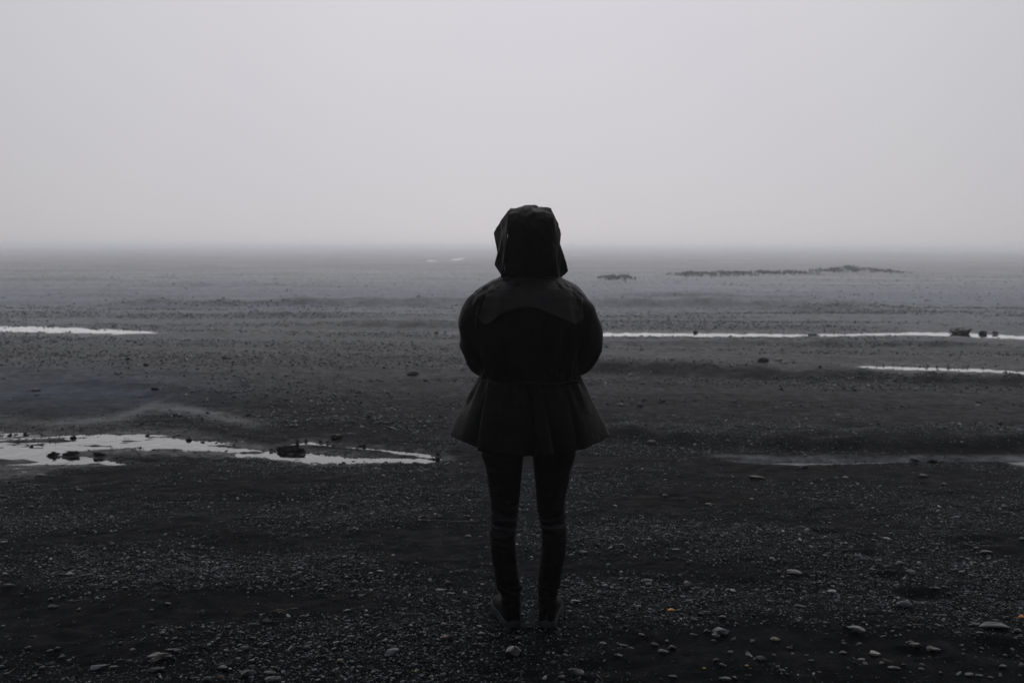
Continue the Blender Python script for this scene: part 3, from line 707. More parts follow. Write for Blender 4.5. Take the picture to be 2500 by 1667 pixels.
# twigs and straws
MAT_STRAW = plain('dry_straw', (.17, .15, .095), rough=.6, spec=.2, scale=200)
MAT_TWIG = plain('dead_twig', (.16, .12, .09), rough=.7, spec=.2, scale=200)
def tube(name, pts, radii, m, seg=8, parent=None, link=True, smooth=True, caps=True):
    pts = [Vector(p) for p in pts]; n = len(pts); V = np.zeros((n, seg, 3))
    up = Vector((0, 0, 1))
    t0 = (pts[1] - pts[0]).normalized()
    u = up.cross(t0)
    if u.length < .1: u = Vector((1, 0, 0))
    u.normalize()
    for i in range(n):
        t = (pts[min(i + 1, n - 1)] - pts[max(i - 1, 0)]).normalized()
        u = (u - t * u.dot(t)).normalized(); v = t.cross(u)
        for k in range(seg):
            a = 2 * math.pi * k / seg; V[i, k] = pts[i] + (u * math.cos(a) + v * math.sin(a)) * radii[i]
    me = grid_mesh(name, V, close_u=True)
    if caps:
        bm = bmesh.new(); bm.from_mesh(me)
        bm.verts.ensure_lookup_table()
        for r0 in (0, n - 1):
            try: bm.faces.new([bm.verts[r0 * seg + k] for k in (range(seg) if r0 else range(seg - 1, -1, -1))])
            except ValueError: pass
        bmesh.ops.recalc_face_normals(bm, faces=bm.faces); bm.to_mesh(me); bm.free()
    if not link: me.materials.append(m); return me
    return obj(name, me, m, parent)
TWIGS = [
 ([(166,1468),(190,1468),(213,1464)], 'straw', 'thin curved straw lying on bare sand at far left'),
 ([(430,1535),(442,1536),(455,1536)], 'straw', 'short straight straw beside the round dark pebble'),
 ([(536,1581),(555,1575),(574,1569)], 'twig', 'dark twig slanting up beside the oval grey pebble'),
 ([(674,1493),(696,1494),(712,1489),(727,1489)], 'straw', 'longer forked straw stem left of the shins'),
 ([(667,1497),(684,1498),(701,1501)], 'straw', 'short straw crossing under the longer forked stem'),
 ([(1080,1521),(1092,1525),(1109,1527)], 'straw', 'pale forked straw just left of the left boot'),
 ([(1625,1499),(1640,1498),(1661,1500)], 'straw', 'fine straw lying just beneath the orange pebble'),
 ([(1458,1652),(1465,1658),(1473,1664)], 'straw', 'straw cut off by the bottom edge below the right boot'),
 ([(2155,1609),(2168,1615),(2181,1621)], 'straw', 'pale straw between the white stone and the smooth pale stone'),
 ([(1020,1274),(1060,1271),(1100,1273),(1168,1273)], 'straw', 'long yellowish straw left of the knees'),
 ([(20,1648),(28,1642),(36,1637)], 'straw', 'yellow straw in the lower left corner'),
 ([(2272,1308),(2288,1309),(2304,1312)], 'twig', 'thin grey twig on gravel at right, at knee height'),
 ([(85,1624),(100,1628),(110,1632)], 'twig', 'brown twig resting over pebbles near the lower left corner'),
 ([(2226,1524),(2240,1525),(2255,1524)], 'straw', 'short pale straw left of the capsule shaped stone'),
 ([(560,1556),(564,1548),(568,1540)], 'straw', 'tiny bent straw tuft end standing in the lower left'),
]
for pts, k, lab in TWIGS:
    pp = []
    dense = []
    for a, b in zip(pts[:-1], pts[1:]):
        for s in (0, .34, .67): dense.append((a[0] + (b[0] - a[0]) * s, a[1] + (b[1] - a[1]) * s))
    dense.append(pts[-1])
    for (px, py) in dense:
        g0 = G(px, py); hh = float(relief(np.array([g0[0]]), np.array([g0[1]]))[0][0]); pp.append((g0[0], g0[1], hh + .0045 + random.uniform(0, .002)))
    o0 = Vector(pp[0]); loc = [Vector(p) - o0 for p in pp]
    o = tube('straw' if k == 'straw' else 'twig', loc, [.0011 + .0005 * math.sin(i) for i in range(len(loc))], MAT_STRAW if k == 'straw' else MAT_TWIG, 6)
    o.location = o0; o['label'] = lab; o['category'] = k

# ------------------------------------------------------------------ scrub on the far mounds
def scrub():
    m, t, b = mat('scrub_leaf'); b.inputs['Base Color'].default_value = (.33, .34, .33, 1); b.inputs['Roughness'].default_value = .8
    b.inputs['Specular IOR Level'].default_value = .1
    V = []; Fc = []
    for (hx, hy, a, d) in MOUNDS[:10]:
        g0 = G(hx, hy); sx_ = a * g0[1] / F
        for i in range(int(100 * a / 45)):
            x = random.gauss(g0[0], sx_ * .55); y = g0[1] + 1.5 + random.gauss(-.3, 1.0)
            V.append((x, y)); 
    xy = np.array(V); hh = relief(xy[:, 0], xy[:, 1])[0]
    vv = []; ff = []
    for (x, y), z in zip(xy, hh):
        for j in range(3):
            an = random.uniform(0, 6.28); l = random.uniform(.05, .14); wd = random.uniform(.02, .05)
            bx, by = x + random.gauss(0, .05), y + random.gauss(0, .05)
            dx, dy = math.cos(an) * wd, math.sin(an) * wd; lx, ly = random.gauss(0, .04), random.gauss(0, .04)
            n = len(vv); vv += [(bx - dx, by - dy, z - .02), (bx + dx, by + dy, z - .02), (bx + dx * .6 + lx, by + dy * .6 + ly, z + l), (bx - dx * .6 + lx, by - dy * .6 + ly, z + l)]
            ff.append((n, n + 1, n + 2, n + 3))
    me = bpy.data.meshes.new('scrub'); me.from_pydata(vv, [], ff)
    obj('scrub', me, m, kind='stuff', label='dark low scrub on the far mounds under the mist at right')
scrub()

# ------------------------------------------------------------------ the person
D0 = 3.95
def cr(pts, n, closed=False):           # Catmull-Rom through control rows, n samples
    A = np.asarray(pts, float); m = len(A)
    t = np.linspace(0, m if closed else m - 1, n, endpoint=not closed)
    i = np.floor(t).astype(int)
    if not closed: i = np.minimum(i, m - 2)
    f = (t - i).reshape((-1,) + (1,) * (A.ndim - 1))
    g = (lambda k: A[k % m]) if closed else (lambda k: A[np.clip(k, 0, m - 1)])
    p0, p1, p2, p3 = g(i - 1), g(i), g(i + 1), g(i + 2)
    return 0.5 * (2 * p1 + (p2 - p0) * f + (2 * p0 - 5 * p1 + 4 * p2 - p3) * f ** 2 + (3 * p1 - p0 - 3 * p2 + p3) * f ** 3)
def lin(pts, n):
    A = np.asarray(pts, float); t = np.linspace(0, len(A) - 1, n); i = np.minimum(np.floor(t).astype(int), len(A) - 2)
    f = (t - i).reshape((-1,) + (1,) * (A.ndim - 1)); return A[i] * (1 - f) + A[i + 1] * f
def solid(o, th, offset=-1):
    md = o.modifiers.new('thickness', 'SOLIDIFY'); md.thickness = th; md.offset = offset; return o

def cloth(name, c, rough, spec, drop_sheen=0.0, weave=900):
    m, t, b = mat(name)
    tcn = N(t, 'ShaderNodeTexCoord'); v = tcn.outputs['Object']
    a = tex(t, scale=7, detail=5, vec=v, rough=.55); f = tex(t, scale=weave, detail=2, vec=v); mid = tex(t, scale=32, detail=3, vec=v)
    mu = N(t, 'ShaderNodeMix', data_type='RGBA', blend_type='MULTIPLY'); mu.inputs[0].default_value = 1; mu.inputs[6].default_value = (*c, 1)
    LK(t, ramp(t, a.outputs['Fac'], [(0.35, .65), (0.65, 1.35)]), mu.inputs[7])
    LK(t, ramp(t, a.outputs['Fac'], [(0.35, rough - .1), (0.65, rough + .12)]), b.inputs['Roughness'])
    b.inputs['Specular IOR Level'].default_value = spec
    n1 = bump(t, a.outputs['Fac'], .55, .02); n2 = bump(t, mid.outputs['Fac'], .25, .004, n1); n3 = bump(t, f.outputs['Fac'], .25, .0008, n2)
    colr = mu.outputs[2]
    if drop_sheen:
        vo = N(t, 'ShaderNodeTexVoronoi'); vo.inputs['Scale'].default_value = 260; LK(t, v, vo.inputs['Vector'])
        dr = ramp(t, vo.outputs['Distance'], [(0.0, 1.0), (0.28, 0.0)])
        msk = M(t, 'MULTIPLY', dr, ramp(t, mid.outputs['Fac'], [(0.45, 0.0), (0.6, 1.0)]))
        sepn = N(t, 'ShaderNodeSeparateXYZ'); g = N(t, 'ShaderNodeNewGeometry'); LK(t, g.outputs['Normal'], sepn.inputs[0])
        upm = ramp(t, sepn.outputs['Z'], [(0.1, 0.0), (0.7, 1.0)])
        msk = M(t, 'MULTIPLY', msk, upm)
        mx = N(t, 'ShaderNodeMix', data_type='RGBA'); LK(t, M(t, 'MULTIPLY', msk, drop_sheen), mx.inputs[0]); LK(t, colr, mx.inputs[6]); mx.inputs[7].default_value = (.20, .21, .23, 1)  # raindrop specks; their pale colour on upward faces paints the sky sheen
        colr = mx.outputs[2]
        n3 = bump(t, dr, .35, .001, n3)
    LK(t, colr, b.inputs['Base Color']); LK(t, n3, b.inputs['Normal'])
    return m
MAT_COAT = cloth('wet_black_raincoat', (.0028, .0031, .0037), .50, .075, drop_sheen=.9)
MAT_SIDE = cloth('matt_hood_fabric', (.0028, .0031, .0037), .62, .025)
MAT_FLAP = cloth('wet_skylit_raincoat', (.0062, .0068, .0080), .46, .20, drop_sheen=1.0)  # same wet cloth, made paler and glossier: sky light on the shoulders painted in
MAT_TROUSER = cloth('black_denim', (.0060, .0064, .0075), .8, .07)
def knee_crease_light(m):  # light on the knee folds, painted as pale horizontal bands
    t = m.node_tree; b = t.nodes['Principled BSDF']; src = b.inputs['Base Color'].links[0].from_socket
    g = N(t, 'ShaderNodeNewGeometry'); mp = N(t, 'ShaderNodeMapping'); LK(t, g.outputs['Position'], mp.inputs[0]); mp.inputs['Scale'].default_value = (7, 4, 62)
    n = tex(t, scale=1.0, detail=3, vec=mp.outputs[0], rough=.5)
    sp = N(t, 'ShaderNodeSeparateXYZ'); LK(t, g.outputs['Position'], sp.inputs[0])
    z = ramp(t, M(t, 'DIVIDE', sp.outputs['Z'], 0.8), [(0.44, 0.0), (0.52, 1.0), (0.58, .8), (0.70, 0.0)])
    k = M(t, 'MULTIPLY', z, ramp(t, n.outputs['Fac'], [(.46, 0.0), (.60, 1.0)]))
    mx = N(t, 'ShaderNodeMix', data_type='RGBA'); LK(t, k, mx.inputs[0]); LK(t, src, mx.inputs[6]); mx.inputs[7].default_value = (.030, .033, .039, 1); LK(t, mx.outputs[2], b.inputs['Base Color'])
knee_crease_light(MAT_TROUSER)
MAT_BOOT = cloth('black_leather', (.0034, .0034, .0034), .6, .05)
MAT_SOLE = cloth('grey_rubber', (.036, .040, .044), .85, .04)
MAT_CORD = cloth('black_cord', (.012, .012, .014), .7, .1)
MAT_SKIN = plain('skin', (.42, .27, .20), rough=.5, spec=.3, vary=.06, scale=20)
MAT_HAIR = plain('dark_hair', (.03, .02, .014), rough=.5, spec=.3, scale=300)

# --- body: one continuous skinned figure (hidden almost wholly by the clothes)
def skin_body():
    zc = D0
    def q(px, py, dy=0): return tuple(P(px, py, D0 + dy))
    v = []; e = []; r = []
    def add(p, rad, par=None):
        v.append(p); r.append(rad)
        if par is not None: e.append((par, len(v) - 1))
        return len(v) - 1
    root = add(q(1292, 1010), (.125, .10)); b1 = add(q(1292, 930), (.105, .085), root); b2 = add(q(1292, 840), (.12, .09), b1); b3 = add(q(1292, 765), (.13, .085), b2)
    nb = add(q(1293, 705), (.055, .055), b3); nk = add(q(1294, 672, .01), (.046, .05), nb)
    hd = [(1295, 640, .03, .062), (1295, 608, .035, .074), (1296, 572, .025, .080), (1297, 545, .02, .066)]
    last = nk
    for px, py, dy, rad in hd: last = add(q(px, py, dy), (rad * .95, rad * 1.12), last)
    for s in (-1, 1):
        sh = add(q(1292 + s * 95, 735), (.05, .05), b3); el = add(q(1292 + s * 118, 880, .02), (.036, .036), sh)
        ul = add(q(1292 + s * 118, 850, .0), (.04, .04), None) if False else None
        fm = add(q(1292 + s * 80, 872, .16), (.032, .032), el); wr = add(q(1292 + s * 40, 866, .25), (.024, .028), fm)
        pm = add(q(1292 + s * 22, 866, .275), (.020, .034), wr)
        k0 = np.array(v[pm])
        for j in range(4):
            zz = .026 - .0165 * j; ln = (.030, .034, .032, .025)[j]
            a1 = add(tuple(k0 + np.array((-s * .018, .010, zz))), (.0088, .0088), pm); a2 = add(tuple(k0 + np.array((-s * (.018 + ln), .010 - s * .004, zz - .004))), (.008, .008), a1)
            add(tuple(k0 + np.array((-s * (.018 + ln + .006), -.014, zz - .008))), (.007, .007), a2)
        t1 = add(tuple(k0 + np.array((0, .0, .040))), (.010, .010), pm); add(tuple(k0 + np.array((-s * .026, .004, .052))), (.0085, .0085), t1)
        hp = add(q(1290 + s * 58, 1050), (.064, .070), root); kn = add(q(1289 + s * 58, 1255, .01), (.038, .044), hp)
        cf = add(q(1290 + s * 61, 1320, -.005), (.035, .042), kn); an = add(q(1290 + s * 50, 1468, .0), (.020, .024), cf)
        hl = np.array(v[an]); ft = add(tuple(hl + np.array((s * .0, .02, -.055))), (.024, .022), an); add(tuple(hl + np.array((s * .035, .10, -.072))), (.024, .014), ft)
    me = bpy.data.meshes.new('person'); me.from_pydata(v, e, [])
    o = obj('person', me, MAT_SKIN, category='person', label='hooded person standing alone with back turned in black raincoat, jeans and boots')
    md = o.modifiers.new('skin', 'SKIN'); sv = me.skin_vertices[0].data
    for i, rad in enumerate(r): sv[i].radius = rad
    sv[0].use_root = True
    md.use_smooth_shade = True
    s2 = o.modifiers.new('smooth', 'SUBSURF'); s2.levels = 2; s2.render_levels = 2
    return o, q
person, q_ = skin_body()
# face features and hair inside the hood
def blob(name, c, s, m, parent, seed=1, sub=3):
    me = stone_mesh(name, (2 * s[0], 2 * s[1], 2 * s[2]), seed, sub, 0.0, m); o = obj(name, me, None, parent); o.location = c; return o
hc = P(1296, 590, D0 + .03)
def ell(name, c, s, m, parent, rot=(0, 0, 0)):
    bm = bmesh.new(); bmesh.ops.create_uvsphere(bm, u_segments=20, v_segments=12, radius=1)
    for vv in bm.verts: vv.co = Vector((vv.co.x * s[0], vv.co.y * s[1], vv.co.z * s[2]))
    for f in bm.faces: f.smooth = True
    me = bpy.data.meshes.new(name); bm.to_mesh(me); bm.free(); o = obj(name, me, m, parent); o.location = c; o.rotation_euler = rot; return o
MAT_EYE = plain('eye', (.3, .3, .3), rough=.1, vary=.02)
MAT_LIP = plain('lip', (.35, .14, .12), rough=.4, vary=.05)
ell('hair', hc + np.array((0, -.025, .02)), (.088, .092, .105), MAT_HAIR, person)
ell('nose', hc + np.array((0, .098, -.025)), (.012, .018, .024), MAT_SKIN, person)
ell('lips', hc + np.array((0, .088, -.062)), (.024, .009, .007), MAT_LIP, person)
for s in (-1, 1): ell('eye', hc + np.array((s * .03, .085, 0)), (.013, .011, .009), MAT_EYE, person)
for s in (-1, 1): ell('ear', hc + np.array((s * .079, .005, -.012)), (.010, .018, .030), MAT_SKIN, person)

# --- coat torso
coat_rows = [  # py, xl, xr, back, front
 (664,1250,1340,.066,.060),(676,1224,1364,.088,.075),(688,1198,1388,.108,.088),(704,1173,1412,.126,.100),(722,1156,1426,.138,.115),(750,1150,1434,.146,.130),
 (790,1153,1430,.148,.140),(840,1166,1420,.142,.140),(890,1178,1410,.130,.132),(918,1174,1414,.121,.124),(930,1170,1418,.119,.124)]
PW = 2.35
def torso_pt(row, th):
    py, xl, xr, bk, fr = row
    A = P(xl, py, D0); B = P(xr, py, D0); xc = (A[0] + B[0]) / 2; hw = (B[0] - A[0]) / 2; z = (A[2] + B[2]) / 2
    c, s = np.cos(th), np.sin(th)
    x = xc + hw * np.sign(c) * np.abs(c) ** (2 / PW); dp = np.where(s < 0, bk, fr)
    y = D0 + dp * np.sign(s) * np.abs(s) ** (2 / PW)
    return np.stack([x, y, z + 0 * x + (B[2] - A[2]) * .5 * c], -1)
NU = 192; th = np.linspace(0, 2 * np.pi, NU, endpoint=False)
rows = cr(coat_rows, 110)
V = np.stack([torso_pt(r_, th) for r_ in rows])
vv_ = np.linspace(0, 1, 110)[:, None]
# gathers at the waist, drag folds down the back
cen = V.mean(1, keepdims=True)
dirv = V - cen; dirv[..., 2] = 0; dirv /= np.linalg.norm(dirv, axis=-1, keepdims=True) + 1e-9
TH = th[None, :]
gath = 0.0035 * ss(.86, 1.0, vv_) * (np.sin(TH * 23 + 2 * np.sin(TH * 5)) + .6 * np.sin(TH * 37 + 1))
drag = 0.010 * ss(.25, .6, vv_) * noise(TH * 4.2 + 1.5 * vv_ + 0 * vv_, vv_ * 2.2 + 0 * TH, 61) + .006 * noise(TH * 4.5 + 5.5 * vv_, vv_ * 7 - 1.2 * TH, 63) + .0035 * noise(TH * 7 - 9 * vv_, vv_ * 12 + TH, 64)
V = V + dirv * (gath + drag * ss(.1, .3, vv_))[..., None]
coat = obj('raincoat', grid_mesh('raincoat', V, close_u=True), MAT_COAT, person); solid(coat, .003)

# --- peplum / skirt
WH = [((1169,924,0),(1090,1059,.02)),((1175,928,-.05),(1118,1071,-.075)),((1190,932,-.085),(1150,1086,-.135)),((1196,933,-.092),(1168,1092,-.150)),((1200,933,-.086),(1174,1092,-.140)),
 ((1193,933,-.102),(1163,1099,-.182)),((1199,934,-.108),(1180,1104,-.205)),((1225,935,-.118),(1239,1111,-.225)),((1250,936,-.121),(1279,1113,-.222)),((1275,936,-.121),(1300,1113,-.200)),((1296,936,-.112),(1306,1112,-.198)),
 ((1300,936,-.127),(1316,1113,-.238)),((1310,935,-.129),(1346,1110,-.236)),((1314,935,-.126),(1351,1109,-.222)),((1311,935,-.116),(1346,1107,-.186)),((1330,934,-.116),(1375,1106,-.192)),((1362,932,-.106),(1404,1101,-.176)),
 ((1372,931,-.090),(1410,1098,-.140)),((1380,931,-.092),(1430,1094,-.146)),((1409,927,-.055),(1460,1079,-.08)),((1419,923,0),(1495,1060,.02))]
wz = P(1290, 930, D0)[2]; hz = .765
FR = [((1400,.06),(1462,.12)),((1385,.09),(1440,.15)),((1370,.085),(1415,.14)),((1350,.115),(1390,.20)),((1320,.12),(1340,.215)),((1300,.11),(1310,.185)),((1280,.123),(1270,.22)),((1240,.118),(1225,.205)),((1220,.095),(1200,.155)),((1205,.10),(1160,.175)),((1190,.06),(1125,.12))]
W0 = [P(*a[:2], D0 + a[2]) for a, b in WH] + [np.array([P(a[0], 930, D0)[0], D0 + a[1], wz]) for a, b in FR]
H0 = [P(*b[:2], D0 + b[2]) for a, b in WH] + [np.array([P(b[0], 1060, D0)[0], D0 + b[1], hz]) for a, b in FR]
def chaikin(A, it):
    A = np.asarray(A)
    for _ in range(it):
        B = np.roll(A, -1, 0); A = np.stack([A * .78 + B * .22, A * .22 + B * .78], 1).reshape(-1, 3)
    return A
W1, H1 = chaikin(W0, 3), chaikin(H0, 3)
ts = np.linspace(0, 1, 60)[:, None, None]
V = W1[None] * (1 - ts) + H1[None] * ts
cc_ = V.mean(1, keepdims=True); dv = V - cc_; dv[..., 2] = 0; dv /= np.linalg.norm(dv, axis=-1, keepdims=True)
ang = np.arctan2(dv[..., 1], dv[..., 0])
V = V + dv * (.010 * np.sin(np.pi * ts[..., 0]) * .6 + .006 * noise(ang * 3, ts[..., 0] * 3 + 0 * ang, 66) * np.sin(np.pi * np.minimum(ts[..., 0] * 1.2, 1)) + .004 * (1 - ts[..., 0]) ** 2 * np.sin(ang * 25))[..., None]
V[..., 2] += (.003 * noise(ang * 6, ang * 0 + 3, 67)) * ts[..., 0]
skirt = obj('coat_skirt', grid_mesh('coat_skirt', V, close_u=True), MAT_COAT, coat); solid(skirt, .003)
# hem stitching line: a slightly raised fold along the hem
hemV = np.stack([V[-5], V[-1]]); 
dvh = dv[[-5, -1]] * .0016
hem = obj('hem', grid_mesh('hem', hemV + dvh, close_u=True), MAT_COAT, skirt) if False else None
# drawstring casing
wl = torso_pt(cr(coat_rows, 110)[-6], th); wl = wl + dirv[-6] * .006
wl[:, 2] += .004 * np.sin(th * 7)
tubeV = []
cord = tube('drawstring', [tuple(p) for p in wl] + [tuple(wl[0])], [.0042] * (NU + 1), MAT_CORD, 8, parent=coat)

# --- storm flap across the shoulders
def back_depth(x, z):
    zr = np.array([P(1290, r_[0], D0)[2] for r_ in coat_rows])[::-1]
    f = lambda k: np.interp(z, zr, np.array([r_[k] for r_ in coat_rows])[::-1])
    xl = (f(1) - 1250) / F; xr = (f(2) - 1250) / F
    dd = math.sqrt(D0 ** 2)  # depth along y
    xl, xr = P(f(1), 750, D0)[0] if False else xl * D0 * 1.004, xr * D0 * 1.004
    xc, hw = (xl + xr) / 2, (xr - xl) / 2
    u = np.clip(np.abs((x - xc) / hw), 0, .97)
    return f(3) * (1 - u ** PW) ** (1 / PW)
nu, nv = 70, 40
arc = [(1168,775),(1180,790),(1197,789),(1223,767),(1256,754),(1291,749),(1321,756),(1354,769),(1397,788),(1408,790),(1422,778)]
top = [(1196,694),(1200,692),(1212,688),(1230,684),(1256,681),(1291,680),(1321,681),(1350,684),(1372,688),(1384,691),(1390,694)]
arc_s = cr(arc, nu); top_s = cr(top, nu)
V = np.zeros((nv, nu, 3))
for j in range(nv):
    t = j / (nv - 1)
    for i in range(nu):
        px = top_s[i, 0] * (1 - t) + arc_s[i, 0] * t; py = top_s[i, 1] * (1 - t) + arc_s[i, 1] * t
        p = P(px, py, D0 - .1)
        for _ in range(3): b_ = float(back_depth(p[0], p[2])); p = P(px, py, D0 - b_)
        off = .006 + .026 * t ** 1.6 + .003 * math.sin(i * .33 + t * 3) * t
        V[j, i] = P(px, py, D0 - b_ - off)
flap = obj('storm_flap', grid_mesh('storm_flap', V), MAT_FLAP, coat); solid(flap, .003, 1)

# --- sleeves
def sleeve(pts, name='sleeve'):
    A = np.array([list(P(p[0], p[1], D0 + p[2])) + [p[3]] for p in pts]); S = cr(A, 90)
    n = len(S); seg = 48; V = np.zeros((n, seg, 3)); u = Vector((1, 0, 0))
    for i in range(n):
        t = Vector(S[min(i + 1, n - 1), :3] - S[max(i - 1, 0), :3]).normalized()
        u = (u - t * u.dot(t)).normalized(); v = t.cross(u)
        for k in range(seg):
            a = 2 * math.pi * k / seg
            crz = 1 - abs(math.sin(i * .17 + 1.6 * math.sin(a + 1.0) + .8 * math.sin(2 * a + i * .03))); rr = S[i, 3] * (1 + .055 * crz ** 3 * (.4 + 1.2 * math.exp(-((i / n - .5) / .16) ** 2)) + .05 * math.sin(i * .55 + 2.2 * math.sin(a + i * .05)) * (0.3 + abs(i / n - .1)) + .04 * math.sin(i * .23 + 3 * a))
            V[i, k] = Vector(S[i, :3]) + (u * math.cos(a) + v * math.sin(a)) * rr
    o = obj(name, grid_mesh(name, V, close_u=True, flip=True), MAT_COAT, coat); solid(o, .003); return o
sleeve([(1222,716,.0,.034),(1196,730,-.005,.052),(1178,754,-.008,.068),(1166,790,-.008,.072),(1166,834,-.004,.067),(1177,872,.02,.062),(1198,887,.075,.057),(1218,884,.15,.050),(1246,876,.22,.044),(1262,872,.25,.040)])
sleeve([(1364,714,.0,.034),(1390,728,-.005,.050),(1405,754,-.008,.066),(1417,790,-.008,.071),(1427,836,-.004,.0715),(1412,873,.02,.062),(1390,887,.075,.057),(1364,884,.15,.050),(1338,876,.22,.044),(1322,872,.25,.040)])
for (a, b) in (((1240, 874, .215), (1262, 872, .25)), ((1344, 874, .215), (1322, 872, .25))):
    p0, p1 = P(*a[:2], D0 + a[2]), P(*b[:2], D0 + b[2]); 
    c_ = tube('cuff', [p0 * .4 + p1 * .6, p1 * 1.0 + (p1 - p0) * .1], [.046, .045], MAT_COAT, 32, parent=coat, caps=False); solid(c_, .004)
# small shoulder tab at the right shoulder, where the seam stands up
# --- hood: centre strip from nape over the crown to the brim, and two side panels
cl = [(1294,680,-.085),(1295,640,-.125),(1296,600,-.148),(1297,560,-.150),(1299,528,-.132),(1301,508,-.085),(1302,501,-.01),(1302,506,.09),(1301,516,.16)]
sl = [(1230,676,-.075),(1232,640,-.105),(1236,600,-.126),(1240,560,-.130),(1242,532,-.118),(1244,515,-.075),(1249,509,0),(1251,513,.09),(1250,522,.155)]
sr = [(1356,674,-.075),(1355,640,-.105),(1353,600,-.126),(1351,560,-.130),(1350,532,-.118),(1346,516,-.075),(1342,510,0),(1340,514,.09),(1340,524,.155)]
bl = [(1230,676,-.075),(1222,680,-.02),(1227,674,.05),(1209,646,.085),(1216,617,.115),(1207,569,.135),(1216,559,.145),(1241,516,.155),(1250,522,.155)]
br = [(1356,674,-.075),(1364,682,-.02),(1366,679,.05),(1386,661,.085),(1363,622,.115),(1368,571,.135),(1360,556,.145),(1346,515,.155),(1340,524,.155)]
def c3(L): return np.array([P(a, b, D0 + c) for a, b, c in L])
NT = 90
clS, slS, srS = cr(c3(cl), NT), cr(c3(sl), NT), cr(c3(sr), NT)
def mixed(L): return cr(c3(L), NT) * .15 + lin(c3(L), NT) * .85
blS, brS = mixed(bl), mixed(br)
us = np.linspace(0, 1, 32)
def quad3(a, m_, b, u): return a * (1 - u) * (1 - 2 * u) + m_ * 4 * u * (1 - u) + b * u * (2 * u - 1)
tt = np.linspace(0, 1, NT)[:, None]
V = np.stack([quad3(slS, clS, srS, u) for u in us], 1)
hcn = P(1296, 590, D0 + .03)
dd_ = V - hcn; dd_ /= np.linalg.norm(dd_, axis=-1, keepdims=True)
V = V + dd_ * (.007 * noise(us[None] * 3.5 + 0 * tt, tt * 7 + 0 * us[None], 81) - .006 * np.exp(-((us[None] - .2) / .12) ** 2 - ((tt - .48) / .05) ** 2) + .004 * noise(us[None] * 8, tt * 14, 83))[..., None]
hood = obj('hood', grid_mesh('hood', V), MAT_COAT, coat); solid(hood, .003)
def side(seam, base, s, edge):
    us2 = np.linspace(0, 1, 28)[None, :, None]
    V = seam[:, None] * (1 - us2) + base[:, None] * us2
    bulge = 0.020 * np.sin(np.pi * us2[..., 0]) * np.sin(np.pi * np.clip(tt * 1.05, 0, 1))
    nz_ = .006 * noise(us2[0, :, 0][None] * 4 + 0 * tt, tt * 9 + 0 * us2[..., 0], 85 + s) * np.sin(np.pi * us2[..., 0])
    V[..., 0] += s * (bulge * .12 + nz_); V[..., 1] += -bulge * .6
    o = obj('hood_side', grid_mesh('hood_side', V, flip=(s > 0)), MAT_SIDE, coat); solid(o, .003); return o
side(slS, blS, -1, V[:, 0]); side(srS, brS, 1, V[:, -1])
for S_ in (slS, srS):
    tube('hood_seam', [tuple(p) for p in S_[::2]], [.0016] * len(S_[::2]), MAT_COAT, 6, parent=coat)
brim = np.concatenate([blS[22:], brS[22:][::-1]]) if False else None

# --- trousers
LEG_L = [(1040,1192,1296,.09),(1104,1176,1280,.088),(1136,1185,1276,.084),(1172,1191,1272,.078),(1202,1195,1270,.072),(1228,1198.5,1267,.067),(1258,1198.5,1264,.062),(1281,1197,1261,.060),(1309,1196,1257.5,.060),(1335,1198,1259,.060),(1360,1201,1261,.057),(1380,1204,1262.5,.053),(1418,1210,1267,.046),(1436,1214,1265,.042),(1448,1222,1258,.032)]
LEG_R = [(1040,1290,1392,.09),(1102,1299,1405,.088),(1148,1303,1393,.083),(1178,1306.6,1388,.078),(1213,1309,1380.5,.070),(1241,1312,1378,.065),(1262,1315,1380.5,.062),(1281,1319,1382.5,.060),(1301,1322,1383,.060),(1335,1322,1382,.060),(1360,1320,1379,.057),(1380,1318,1374,.053),(1416,1313.5,1369,.047),(1436,1314,1364,.042),(1448,1322,1356,.032)]
def leg_grid(L, sgn):
    S = cr(L, 170); seg = 56; V = np.zeros((170, seg, 3)); a = np.linspace(0, 2 * np.pi, seg, endpoint=False)
    for i, (py, xl, xr, dp) in enumerate(S):
        yo = D0 + .0
        A, B = P(xl, py, yo), P(xr, py, yo); hw = (B[0] - A[0]) / 2; xc = (A[0] + B[0]) / 2; z = (A[2] + B[2]) / 2
        knee = math.exp(-((py - 1272) / 34) ** 2) + .55 * math.exp(-((py - 1428) / 16) ** 2) + .12
        fold = .0068 * knee * (np.sin(py * .33 + 1.1 * np.sin(a * 1.0 + .4 + sgn) + 2.5 * noise(a * .8 + sgn * 5, a * 0 + py / 40, 91)) + .5 * np.sin(py * .61 + 2 * np.cos(a)))
        k = 1 + fold / hw
        V[i, :, 0] = xc + hw * np.cos(a) * (1 + (k - 1) * .5); V[i, :, 1] = yo + dp * np.sin(a) * k + (-.012 * math.exp(-((py - 1330) / 40) ** 2)); V[i, :, 2] = z
    return V
def join_grids(name, Vs):
    bm = bmesh.new()
    for V in Vs:
        me = grid_mesh(name, V, close_u=True, flip=True); bm.from_mesh(me); bpy.data.meshes.remove(me)
    for f in bm.faces: f.smooth = True
    me = bpy.data.meshes.new(name); bm.to_mesh(me); bm.free(); return me
hips = [(960,1196,1388,.115),(1000,1188,1396,.125),(1040,1190,1396,.125),(1075,1194,1392,.115)]
Sh = cr(hips, 20); Vh = np.zeros((20, 56, 3)); a_ = np.linspace(0, 2 * np.pi, 56, endpoint=False)
for i, (py, xl, xr, dp) in enumerate(Sh):
    A, B = P(xl, py, D0), P(xr, py, D0)
    Vh[i, :, 0] = (A[0] + B[0]) / 2 + (B[0] - A[0]) / 2 * np.cos(a_); Vh[i, :, 1] = D0 + dp * np.sin(a_); Vh[i, :, 2] = A[2]
